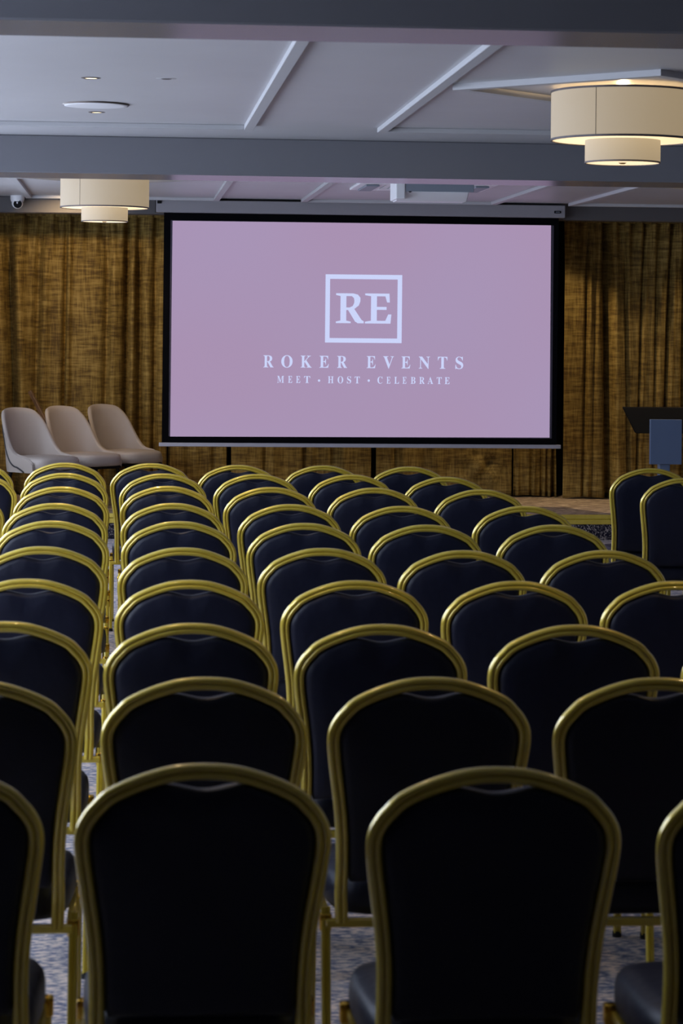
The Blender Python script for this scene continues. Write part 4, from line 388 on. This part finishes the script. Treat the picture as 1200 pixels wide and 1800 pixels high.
LETTERS=[('R', 1.706, 1.939, 1.717, 1.967), ('E', 1.949, 2.17, 1.718, 1.968), ('R', 1.106, 1.191, 1.345, 1.445), ('O', 1.255, 1.349, 1.346, 1.445), ('K', 1.416, 1.508, 1.346, 1.445), ('E', 1.572, 1.651, 1.346, 1.445), ('R', 1.72, 1.804, 1.346, 1.445), ('E', 1.967, 2.042, 1.346, 1.446), ('V', 2.105, 2.195, 1.346, 1.446), ('E', 2.258, 2.333, 1.346, 1.446), ('N', 2.404, 2.498, 1.346, 1.446), ('T', 2.564, 2.644, 1.346, 1.446), ('S', 2.712, 2.778, 1.346, 1.446), ('M', 1.222, 1.279, 1.218, 1.275), ('E', 1.313, 1.348, 1.218, 1.275), ('E', 1.379, 1.415, 1.218, 1.275), ('T', 1.446, 1.497, 1.218, 1.275), ('H', 1.645, 1.692, 1.218, 1.275), ('O', 1.726, 1.773, 1.218, 1.275), ('S', 1.804, 1.839, 1.218, 1.275), ('T', 1.868, 1.911, 1.218, 1.275), ('C', 2.059, 2.101, 1.218, 1.275), ('E', 2.135, 2.168, 1.218, 1.275), ('L', 2.2, 2.24, 1.218, 1.275), ('E', 2.269, 2.302, 1.218, 1.275), ('B', 2.338, 2.378, 1.218, 1.275), ('R', 2.41, 2.455, 1.218, 1.275), ('A', 2.479, 2.526, 1.218, 1.275), ('T', 2.556, 2.598, 1.218, 1.275), ('E', 2.623, 2.665, 1.218, 1.275)]
DOTS=[(1.571, 1.239), (1.986, 1.242)]
t = empty('projection_screen', (1.92, 20.05, .685), label='large pull-down projection screen showing a white events logo on mauve', cat='projection screen')
def W(bm, m, name, par=t, **k):
    bm.transform(Matrix.Translation((-1.92, -20.05, -.685))); return obj(name, bm, m, par, **k)
cs = W(boxes((.205, 3.62, 20.0, 20.125, 2.618, 2.722), bev=.006, seg=2), M_case, 'screen_case')
W(boxes((.215, .25, 19.985, 20.0, 2.69, 2.735), (.20, .205, 20.01, 20.12, 2.62, 2.735), bev=.002), M_black, 'end_bracket', cs)
W(boxes((3.525, 3.583, 19.992, 20.0, 2.655, 2.676), bev=.0035, seg=2), M_black, 'badge', cs)
W(boxes((3.537, 3.571, 19.989, 19.992, 2.663, 2.668)), M_grey, 'badge_lettering', cs)
W(boxes((.272, 3.573, 20.050, 20.054, .712, 2.62)), M_border, 'screen_border')
W(boxes((.328, 3.532, 20.0475, 20.0500, .768, 2.556)), M_fabric, 'screen_fabric')
W(boxes((.248, 3.609, 20.035, 20.065, .684, .716), bev=.004, seg=2), M_bar, 'bottom_bar')
bm = bmesh.new()
q = [(.341, .766), (3.514, .776), (3.508, 2.556), (.343, 2.551)]
bm.faces.new([bm.verts.new((x, 20.0465, z)) for x, z in q]); im = W(bm, M_image, 'projected_image')
bm = bmesh.new()
def skx(x, z): return z+(x-1.9)*.001
def bar(x0, x1, z0, z1): bm.faces.new([bm.verts.new((x, 20.0455, skx(x, z))) for x, z in ((x0, z0), (x1, z0), (x1, z1), (x0, z1))])
bar(1.617, 2.258, 2.086, 2.124); bar(1.617, 2.258, 1.556, 1.594); bar(1.617, 1.655, 1.594, 2.086); bar(2.220, 2.258, 1.594, 2.086)
W(bm, M_logo, 'logo_square', im)
BIG = {'R': [[(460,158),(513,158),(513,172),(483,172),(483,172),(460,167)], [(483,165),(513,165),(513,302),(483,302)], [(460,302),(483,297),(513,297),(536,302),(536,310),(460,310)],
             [(505,158),(548,158),(541,172),(505,172)], [(548,158),(572,164),(552,182),(541,172)], [(572,164),(585,180),(554,196),(552,182)], [(585,180),(585,198),(553,207),(554,196)], [(585,198),(577,219),(546,222),(553,207)],
             [(577,219),(556,236),(530,230),(546,222)], [(556,236),(538,243),(505,243),(505,230),(530,230)], [(519,238),(552,234),(591,292),(603,300),(603,310),(572,310),(558,301)]],
       'E': [[(612,158),(727,158),(708,172),(640,172),(612,167)], [(727,158),(729,203),(716,203),(708,172)], [(640,165),(668,165),(668,304),(640,304)], [(660,226),(714,226),(714,241),(660,241)],
             [(612,302),(640,297),(708,297),(733,311),(612,311)], [(733,311),(708,297),(722,264),(737,264)]]}
for k, (ch, x0, x1, z0, z1) in enumerate(LETTERS):
    bm = bmesh.new()
    if k < 2:                            # the two big slab-serif initials
        for poly in BIG[ch]:
            xa, xb = (460, 603) if ch == 'R' else (612, 737)
            pts = []
            for px, py in poly:
                v = (x0+(px-xa)/(xb-xa)*(x1-x0), 20.0455, z1-(py-158)/153*(z1-z0))
                if not pts or pts[-1] != v: pts.append(v)
            bm.faces.new([bm.verts.new(v) for v in pts])
    else:
        vs, fs = GLYPHS[ch]; X = [v[0] for v in vs]; xa, xb = min(X), max(X)
        bv = [bm.verts.new((x0+(v[0]-xa)/(xb-xa)*(x1-x0), 20.0455, z0+v[1]/.455*(z1-z0))) for v in vs]
        for f in fs:
            try: bm.faces.new([bv[i] for i in f])
            except ValueError: pass
    W(bm, M_logo, 'letter', im)
for x, z in DOTS:
    bm = bmesh.new(); bm.faces.new([bm.verts.new((x+.010*math.cos(a*math.pi/6), 20.0455, z+.010*math.sin(a*math.pi/6))) for a in range(12)])
    W(bm, M_logo, 'dot', im)

# ---------------------------------------------------------------- drapes
random.seed(4)
def drape(name, x0, x1, y, folds, label, seed, pleat=.035, ztop=2.655, crumple=None, slope=0.0, fold=1.35):
    """folds: (x, depth, width, drift) - valleys that run down the cloth"""
    rnd = random.Random(seed); nx = int((x1-x0)/.011)+1; nz = 46
    zs = [ST+.012+(ztop-ST-.012)*(k/(nz-1)) for k in range(nz)]
    ph = [rnd.uniform(0, 6.28) for _ in range(6)]
    def yy(x, z):
        u = (z-ST)/(ztop-ST)
        d = .014*math.sin(x*8+ph[0]+.5*math.sin(z*1.3))+.004*math.sin(x*21+ph[1]+.4*z)+.0015*math.sin(x*41+ph[2])
        for fx, dep, wd, dr in folds:
            c = fx+dr*(u-.6)
            dep *= fold
            d += dep*math.exp(-((x-c)/wd)**2) - .45*dep*math.exp(-((x-c-wd*1.9)/(wd*1.4))**2)
        tp = max(0, (u-.80)/.20)
        d = d*(1-.55*tp)+pleat*tp*math.sin(x*2*math.pi/.125+ph[3]+.6*math.sin(x*3))
        d += .004*math.sin(z*5+x*6+ph[4])
        if crumple:
            cx, cz, r = crumple; g = math.exp(-(((x-cx)/r)**2+((z-cz)/(r*.75))**2)*1.3)
            d += g*.045*(math.sin(18*(x-cx)+30*(z-cz)+ph[5])+.8*math.sin(34*(x-cx)-22*(z-cz))+.6*math.sin(50*(z-cz)+9*x))
        return y+d+slope*(x-x0)
    bm = bmesh.new(); g = [[bm.verts.new((x0+(x1-x0)*i/(nx-1), yy(x0+(x1-x0)*i/(nx-1), z), z+(.006*math.sin((x0+(x1-x0)*i/(nx-1))*13) if z < ST+.02 else 0))) for i in range(nx)] for z in zs]
    for a, b_ in zip(g, g[1:]):
        for i in range(nx-1): bm.faces.new((a[i], a[i+1], b_[i+1], b_[i]))
    cxm = (x0+x1)/2; bm.transform(Matrix.Translation((-cxm, -y, -ST)))
    t = empty(name, (cxm, y, ST), label=label, cat='curtain', group='gold velvet drapes behind the stage')
    o = obj('cloth', bm, M_velvet, t, True)
    md = o.modifiers.new('thickness', 'SOLIDIFY'); md.thickness = .004; md.offset = 0
    obj('heading_tape', boxes((x0-cxm, x1-cxm, -.012, .012, ztop-ST-.035, ztop-ST+.01), bev=.003), M_velvet, t)
DG = 'gold velvet drape '
drape('stage_curtain', -1.9, .33, 21.12, [(-1.40, .10, .05, 0), (-1.75, .08, .04, 0), (-1.03, .14, .040, -.10), (-.80, .06, .030, .04), (-.565, .10, .016, .02), (-.20, .06, .030, .02), (-.03, .14, .026, .01), (.085, .07, .03, -.04), (.22, .05, .025, 0)],
      'gold velvet drape behind the three lounge chairs, left of the screen', 1)
drape('stage_curtain', .34, .855, 21.17, [(.52, .03, .03, 0), (.75, .03, .03, 0)], 'gold velvet drape strip under the left end of the screen', 2)
drape('stage_curtain', .895, 2.125, 21.17, [(1.2, .03, .03, 0), (1.55, .035, .025, 0), (1.8, .03, .04, 0)], 'gold velvet drape under the screen between the two black slots', 3)
drape('stage_curtain', 2.17, 3.375, 21.17, [(2.35, .03, .03, 0), (2.6, .025, .05, 0)], 'crumpled flat gold velvet drape under the right half of the screen', 5, crumple=(3.12, .47, .17))
drape('stage_curtain', 3.39, 3.765, 21.12, [(3.40, .05, .010, 0), (3.545, .06, .010, 0), (3.635, .06, .010, 0), (3.70, .06, .009, .03), (3.762, .10, .02, .03)], 'narrow sharply pleated gold velvet drape by the right end of the screen', 6)
drape('stage_curtain', 3.79, 6.1, 20.92, [(3.985, .07, .014, .02), (4.06, .02, .012, .02), (4.17, .17, .034, -.05), (4.335, .045, .014, -.06), (4.475, .06, .013, .05), (4.61, .05, .016, .02), (4.715, .09, .016, .06), (4.86, .09, .03, 0), (5.1, .1, .03, 0), (5.4, .1, .03, 0), (5.8, .1, .03, 0)],
      'gold velvet drape behind the lectern, right of the screen', 7, pleat=.05, fold=1.0)

# ---------------------------------------------------------------- lounge chairs on the stage
def make_tub():
    t = empty('lounge_chair', (0, 0, 0))
    # chair looks along -y; seat top at z .43
    def ctr(s):                      # plan of the tub: s from -1 (right arm end) to 1 (left arm end)
        L_arm, rr, arc = .26, .225, math.pi*.225
        tot = L_arm*2+arc; d = (s+1)/2*tot
        if d < L_arm: p = Vector((-rr-.012*(1-d/L_arm), -.22+d, 0)); n = Vector((-1, 0, 0))
        elif d > L_arm+arc: e = d-L_arm-arc; p = Vector((rr+.012*e/L_arm, .04-e, 0)); n = Vector((1, 0, 0))
        else:
            a = math.pi-(d-L_arm)/rr; p = Vector((rr*math.cos(a), .04+rr*.82*math.sin(a), 0)); n = Vector((math.cos(a), math.sin(a), 0))
        return p, n
    def hgt(s):
        a = abs(s)
        top = .80
        if a < .20: return top-.012*(a/.20)**2
        u = (a-.20)/.80
        k = 1/(1+math.exp((u-.30)*9.5)); k0 = 1/(1+math.exp(-.30*9.5)); k1 = 1/(1+math.exp(.70*9.5))
        return .425+(top-.012-.425)*max(0, (k-k1)/(k0-k1))-.05*max(0, (a-.80)/.20)**2
    ns, nv = 64, 12; bm = bmesh.new(); grid = []; edge = []
    for i in range(ns+1):
        s = -1+2*i/ns; p, n = ctr(s); h = hgt(s); ring = []
        th = .030 if abs(s) < .55 else .030-.020*((abs(s)-.55)/.45)
        for k in range(nv+1):           # outside, bottom to top
            z = .31+(h-.31)*k/nv; fl = .20*max(0, z-.44)*(1-.85*abs(s))+.02*math.sin(math.pi*min(1, (z-.31)/.25))
            lean = Vector((0, .13*max(0, z-.43), 0))
            ring.append(p+n*(th*.5+fl*.55)+lean+Vector((0, 0, z)))
        top = ring[-1].copy()
        zi = h; fl = .20*max(0, zi-.44)*(1-.85*abs(s)); lean = Vector((0, .13*max(0, zi-.43), 0))
        ring.append(p+n*(fl*.55)+lean+Vector((0, 0, h+.012)))
        for k in range(nv, -1, -1):     # inside, top to bottom
            z = .33+(h-.33)*k/nv; fl = .20*max(0, z-.44)*(1-.85*abs(s)); lean = Vector((0, .13*max(0, z-.43), 0))
            ring.append(p+n*(-th*(.6+.5*(1-k/nv))+fl*.55)+lean+Vector((0, 0, z)))
        grid.append([bm.verts.new(v) for v in ring]); edge.append(s)
    m = len(grid[0])
    for a, b_ in zip(grid, grid[1:]):
        for j in range(m): bm.faces.new((a[j], a[(j+1) % m], b_[(j+1) % m], b_[j]))
    bm.faces.new(grid[0][::-1]); bm.faces.new(grid[-1])
    sh = obj('tub_back', bm, M_leather, t, True, 60)
    for side in (-1, 1):                # black piping runs down each outer side
        pts = []
        for i in range(26):
            a = .17+(.83-.17)*i/25*1.0; s = side*a; p, n = ctr(s); h = hgt(s)
            z = h-.06-.05*math.sin(math.pi*i/25); z = max(z, .315)
            if i > 20: z = z+(.315-z)*((i-20)/5)
            fl = .20*max(0, z-.44)*(1-.85*abs(s))+.02*math.sin(math.pi*min(1, (z-.31)/.25)); lean = Vector((0, .13*max(0, z-.43), 0))
            pts.append(p+n*(.015+fl*.55+.002)+lean+Vector((0, 0, z)))
        bm = bmesh.new(); sweep(bm, pts, circle(.006, 6)); obj('piping', bm, M_piping, sh, True)
    # seat cushion
    bm = bmesh.new(); out = []
    for i in range(40):
        a = 2*math.pi*i/40; ca, sa = math.cos(a), math.sin(a); e = .55
        x = .236*math.copysign(abs(ca)**e, ca); y = -.062+.250*math.copysign(abs(sa)**e, sa)
        out.append((x, y))
    rings = []
    for sc, z in ((.93, .335), (.99, .345), (1.0, .375), (.995, .405), (.96, .424), (.85, .434), (.5, .440)):
        rings.append([bm.verts.new((x*sc, (y+.055)*sc-.055, z)) for x, y in out])
    for a, b_ in zip(rings, rings[1:]):
        for i in range(40): bm.faces.new((a[i], a[(i+1) % 40], b_[(i+1) % 40], b_[i]))
    bm.faces.new(rings[0][::-1]); bm.faces.new(rings[-1])
    obj('seat_cushion', bm, M_leather, t, True, 60)
    obj('under_frame', boxes((-.20, .20, -.27, .15, .312, .334), bev=.004), M_black, t)
    for sx in (-1, 1):
        for sy in (-1, 1):
            bm = bmesh.new(); a = Vector((sx*.18, -.06+sy*.18, .325)); b_ = Vector((sx*.215, -.06+sy*.225, 0))
            pr = [bm.verts.new(v) for v in []]
            r0 = []; r1 = []
            for k in range(10):
                an = 2*math.pi*k/10; r0.append(bm.verts.new(b_+Vector((.009*math.cos(an), .009*math.sin(an), 0)))); r1.append(bm.verts.new(a+Vector((.016*math.cos(an), .016*math.sin(an), 0))))
            for k in range(10): bm.faces.new((r0[k], r0[(k+1) % 10], r1[(k+1) % 10], r1[k]))
            bm.faces.new(r0[::-1]); bm.faces.new(r1); obj('leg', bm, M_black, t, True, 50)
    return t
TUBS = [(-.715, 19.44, 42, 'taupe tub lounge chair at the left end of the three on stage'),
        (-.385, 19.93, 42, 'taupe tub lounge chair in the middle of the three on stage'),
        (-.045, 20.42, 42, 'taupe tub lounge chair nearest the screen, top of its back lit warm')]
tub = make_tub()
for i, (x, y, a, lb) in enumerate(TUBS):
    o = tub if i == 0 else clone(tub)
    o.location = (x, y, ST); o.rotation_euler = (0, 0, R(a)); tag(o, lb, 'lounge chair', 'tub lounge chairs on the stage')

# wooden pole leaning on the left drape
t = empty('wooden_pole', (-.36, 20.60, ST), label='thin brown wooden pole leaning on the drape behind the lounge chairs', cat='pole')
bm = bmesh.new(); a = Vector((0, 0, 0)); b_ = Vector((-.49, .36, .905)); d = (b_-a)
Mx = Matrix.Translation(a) @ d.to_track_quat('Z', 'Y').to_matrix().to_4x4()
box(bm, -.010, .010, -.014, .014, .01, d.length, bev=.003, M=Mx); obj('shaft', bm, M_wood, t)
bm = bmesh.new(); box(bm, -.012, .012, -.016, .016, 0, .03, bev=.003, M=Mx); obj('rubber_tip', bm, M_rubber, t)

# lectern
t = empty('lectern', (4.375, 19.60, ST), label='black lectern with blue-grey front panel on the stage at right', cat='lectern')
bm = bmesh.new()
q = [(-.325, -.12, .852), (.325, -.12, .852), (.245, .07, .640), (-.245, .07, .640)]
q = [(-.245, -.10, .640), (.245, -.10, .640), (.325, .05, .848), (-.325, .05, .848)]
f0 = [bm.verts.new(v) for v in q]; f1 = [bm.verts.new((v[0], v[1]+.03, v[2]+(.004 if v[2] > .8 else 0))) for v in q]
for f in (f0[::-1], f1, [f0[0], f0[1], f1[1], f1[0]], [f0[1], f0[2], f1[2], f1[1]], [f0[2], f0[3], f1[3], f1[2]], [f0[3], f0[0], f1[0], f1[3]]): bm.faces.new(f)
bmesh.ops.bevel(bm, geom=list(bm.edges), offset=.006, segments=2, affect='EDGES'); obj('reading_board', bm, M_black, t)
obj('front_panel', boxes((-.133, .133, -.135, -.105, .388, .757), bev=.006, seg=2), M_lecgrey, t)
obj('column', boxes((-.045, .045, -.10, -.02, .02, .64), bev=.006), M_lecgrey, t)
obj('base_plate', boxes((-.24, .24, -.26, .16, 0, .022), bev=.006), M_black, t)

# ---------------------------------------------------------------- banquet chairs
# outer half outline of the crown back: (half width, height)
HALF = [(.196, .372), (.198, .44), (.1975, .50), (.199, .56), (.204, .62), (.212, .68), (.220, .735), (.225, .784), (.221, .816), (.208, .842), (.193, .860), (.169, .883), (.122, .906), (.073, .922), (0.035, .9285), (0, .930)]
def lean(z): return -.205*max(0, z-.44)-.03*max(0, z-.44)**2
TW = .0145
def outline(inset):
    pts = smooth_path([(x, 0, z) for x, z in HALF], 3); out = []
    for i, p in enumerate(pts):
        tt = (pts[min(i+1, len(pts)-1)]-pts[max(i-1, 0)]).normalized(); n = Vector((tt.z, 0, -tt.x))
        if i == len(pts)-1: n = Vector((0, 0, 1))
        out.append(p-n*inset)
    R_ = [(p.x, p.z) for p in out]
    return R_+[(-x, z) for x, z in R_[-2::-1]]
_lobe = [(.0145, 0), (.0140, .0045), (.0122, .0088), (.0090, .0118), (.0058, .0128), (.0030, .0120), (.0012, .0098), (.0004, .0060)]
PROF = _lobe+[(-a, b) for a, b in _lobe[::-1]]
PROF = PROF+[(a, -b) for a, b in PROF[::-1][1:-1]]
LEGP = [(-.010, -.008), (-.010, .008), (-.008, .010), (-.002, .010), (0, .007), (.002, .010), (.008, .010), (.010, .008), (.010, -.008), (.008, -.010), (-.008, -.010)]
def make_banquet():
    t = empty('banquet_chair', (0, 0, 0))
    bm = bmesh.new(); sweep(bm, [(x, lean(z), z) for x, z in outline(TW)], PROF)
    obj('back_frame', bm, M_gold, t, True, 50)
    # back pad inside the crown, with a hand-hold dip at the top
    ol = outline(2*TW-.002)
    pts = []
    for x, z in ol:
        if z < .468: continue
        if abs(x) < .075: z -= .019*(.5+.5*math.cos(math.pi*min(1, abs(x)/.075)))**.8+.001
        pts.append((x, z))
    bot = [(-.165+.33*k/8, .462) for k in range(9)]
    loop = pts+bot; cz = .68; n = len(loop)
    bm = bmesh.new(); rings = []
    for sc, dy in ((.40, -.030), (.75, -.028), (.90, -.024), (.965, -.018), (.992, -.009), (1.0, 0), (.995, .010), (.97, .020), (.90, .029), (.70, .036), (.35, .038)):
        rings.append([bm.verts.new((x*sc, lean(cz+(z-cz)*sc)+dy+.006, cz+(z-cz)*(1-(1-sc)*.75 if sc > .89 else sc))) for x, z in loop])
    for a, b_ in zip(rings, rings[1:]):
        for i in range(n): bm.faces.new((a[i], a[(i+1) % n], b_[(i+1) % n], b_[i]))
    bm.faces.new(rings[0][::-1]); bm.faces.new(rings[-1])
    obj('backrest', bm, M_navy, t, True, 70)
    # seat cushion
    bm = bmesh.new(); N_ = 44; out = []
    for i in range(N_):
        a = 2*math.pi*i/N_; ca, sa = math.cos(a), math.sin(a); e = .42
        y = .215+.205*math.copysign(abs(sa)**e, sa); wd = .197+.026*(y/.42)
        out.append((wd*math.copysign(abs(ca)**e, ca), y))
    rings = []
    for sc, z in ((.95, .383), (.985, .388), (1.0, .405), (1.0, .432), (.985, .450), (.94, .463), (.80, .472), (.45, .478)):
        rings.append([bm.verts.new((x*sc, .215+(y-.215)*sc, z)) for x, y in out])
    for a, b_ in zip(rings, rings[1:]):
        for i in range(N_): bm.faces.new((a[i], a[(i+1) % N_], b_[(i+1) % N_], b_[i]))
    bm.faces.new(rings[0][::-1]); bm.faces.new(rings[-1])
    obj('seat', bm, M_navy, t, True, 60)
    # rail under the seat
    bm = boxes((-.217, .217, -.008, .010, .362, .381), (-.212, .212, .375, .392, .362, .381), (-.216, -.200, .01, .375, .362, .381), (.200, .216, .01, .375, .362, .381), bev=.003)
    obj('seat_frame', bm, M_gold, t)
    for sx in (-1, 1):
        for fr in (0, 1):
            a = Vector((sx*(.2165 if fr == 0 else .215), .012 if fr == 0 else .372, .405 if fr == 0 else .378)); b_ = Vector((sx*(.2150 if fr == 0 else .214), -.045 if fr == 0 else .392, .012))
            bm = bmesh.new(); sweep(bm, [b_, (a+b_)/2, a], LEGP)
            lg = obj('leg', bm, M_gold, t, True, 50)
            bm = bmesh.new(); cyl(bm, b_.x, b_.y, 0, .016, .013, .0125, n=10); obj('foot_cap', bm, M_rubber, lg)
            bm = bmesh.new(); box(bm, a.x-.0135, a.x+.0135, a.y-.0135, a.y+.0135, .352, .392, bev=.005, seg=2); obj('leg_bracket', bm, M_brass, lg, True, 50)
    return t
# chair rows: (row from the camera, [(column, x, y)])
ROWS = [
    (1, [('Z', -0.364, 4.223), ('A', 0.137, 4.197), ('B', 0.642, 4.148), ('C', 1.147, 4.111)]),
    (2, [('Z', -0.326, 5.195), ('A', 0.17, 5.228), ('B', 0.661, 5.22), ('C', 1.155, 5.202)]),
    (3, [('Z', -0.311, 6.215), ('A', 0.166, 6.178), ('B', 0.651, 6.152), ('C', 1.151, 6.137), ('D', 1.651, 6.111)]),
    (4, [('Z', -0.293, 7.254), ('A', 0.187, 7.226), ('B', 0.682, 7.215), ('C', 1.166, 7.203), ('D', 1.652, 7.207)]),
    (5, [('Z', -0.291, 8.311), ('A', 0.191, 8.28), ('B', 0.669, 8.27), ('C', 1.143, 8.196), ('D', 1.635, 8.207)]),
    (6, [('Z', -0.295, 9.393), ('A', 0.198, 9.384), ('B', 0.682, 9.321), ('C', 1.148, 9.258), ('D', 1.648, 9.276)]),
    (7, [('Z', -0.308, 10.318), ('A', 0.193, 10.343), ('B', 0.69, 10.302), ('C', 1.163, 10.227), ('D', 1.693, 10.253)]),
    (8, [('Y', -0.784, 11.064), ('Z', -0.311, 11.365), ('A', 0.186, 11.438), ('B', 0.67, 11.389), ('C', 1.16, 11.38), ('D', 1.655, 11.292)]),
    (9, [('Y', -0.79, 12.41), ('Z', -0.325, 12.408), ('A', 0.178, 12.4), ('B', 0.658, 12.39), ('C', 1.144, 12.38), ('D', 1.616, 12.229), ('E', 2.848, 12.227)]),
    (10, [('Y', -0.85, 13.33), ('Z', -0.344, 13.324), ('A', 0.125, 13.312), ('B', 0.595, 13.191), ('C', 1.060, 13.177), ('D', 1.524, 13.111), ('E', 2.856, 13.067)]),
]
ROWN = {1: 'in the nearest row', 2: 'in the second nearest row', 3: 'in the third nearest row', 4: 'in the fourth nearest row', 5: 'in the fifth nearest row',
        6: 'in the fifth row from the stage', 7: 'in the fourth row from the stage', 8: 'in the third row from the stage', 9: 'in the second row from the stage', 10: 'in the row nearest the stage'}
SEAT = {'Y': 'cut off by the left edge', 'Z': 'just left of the narrow gap', 'A': 'just right of the narrow gap', 'B': 'second right of the narrow gap',
        'C': 'third right of the narrow gap', 'D': 'fourth right of the narrow gap', 'E': 'alone beyond the right aisle'}
chair = make_banquet(); first = True
for r, cs in ROWS:
    for k, x, y in cs:
        o = chair if first else clone(chair); first = False
        o.location = (x, y+.108, 0); o.rotation_euler = (0, 0, R(random.uniform(-.6, .6)))
        tag(o, 'gold-framed navy chair '+SEAT[k]+', '+ROWN[r], 'chair', 'gold-framed navy banquet chairs in rows')
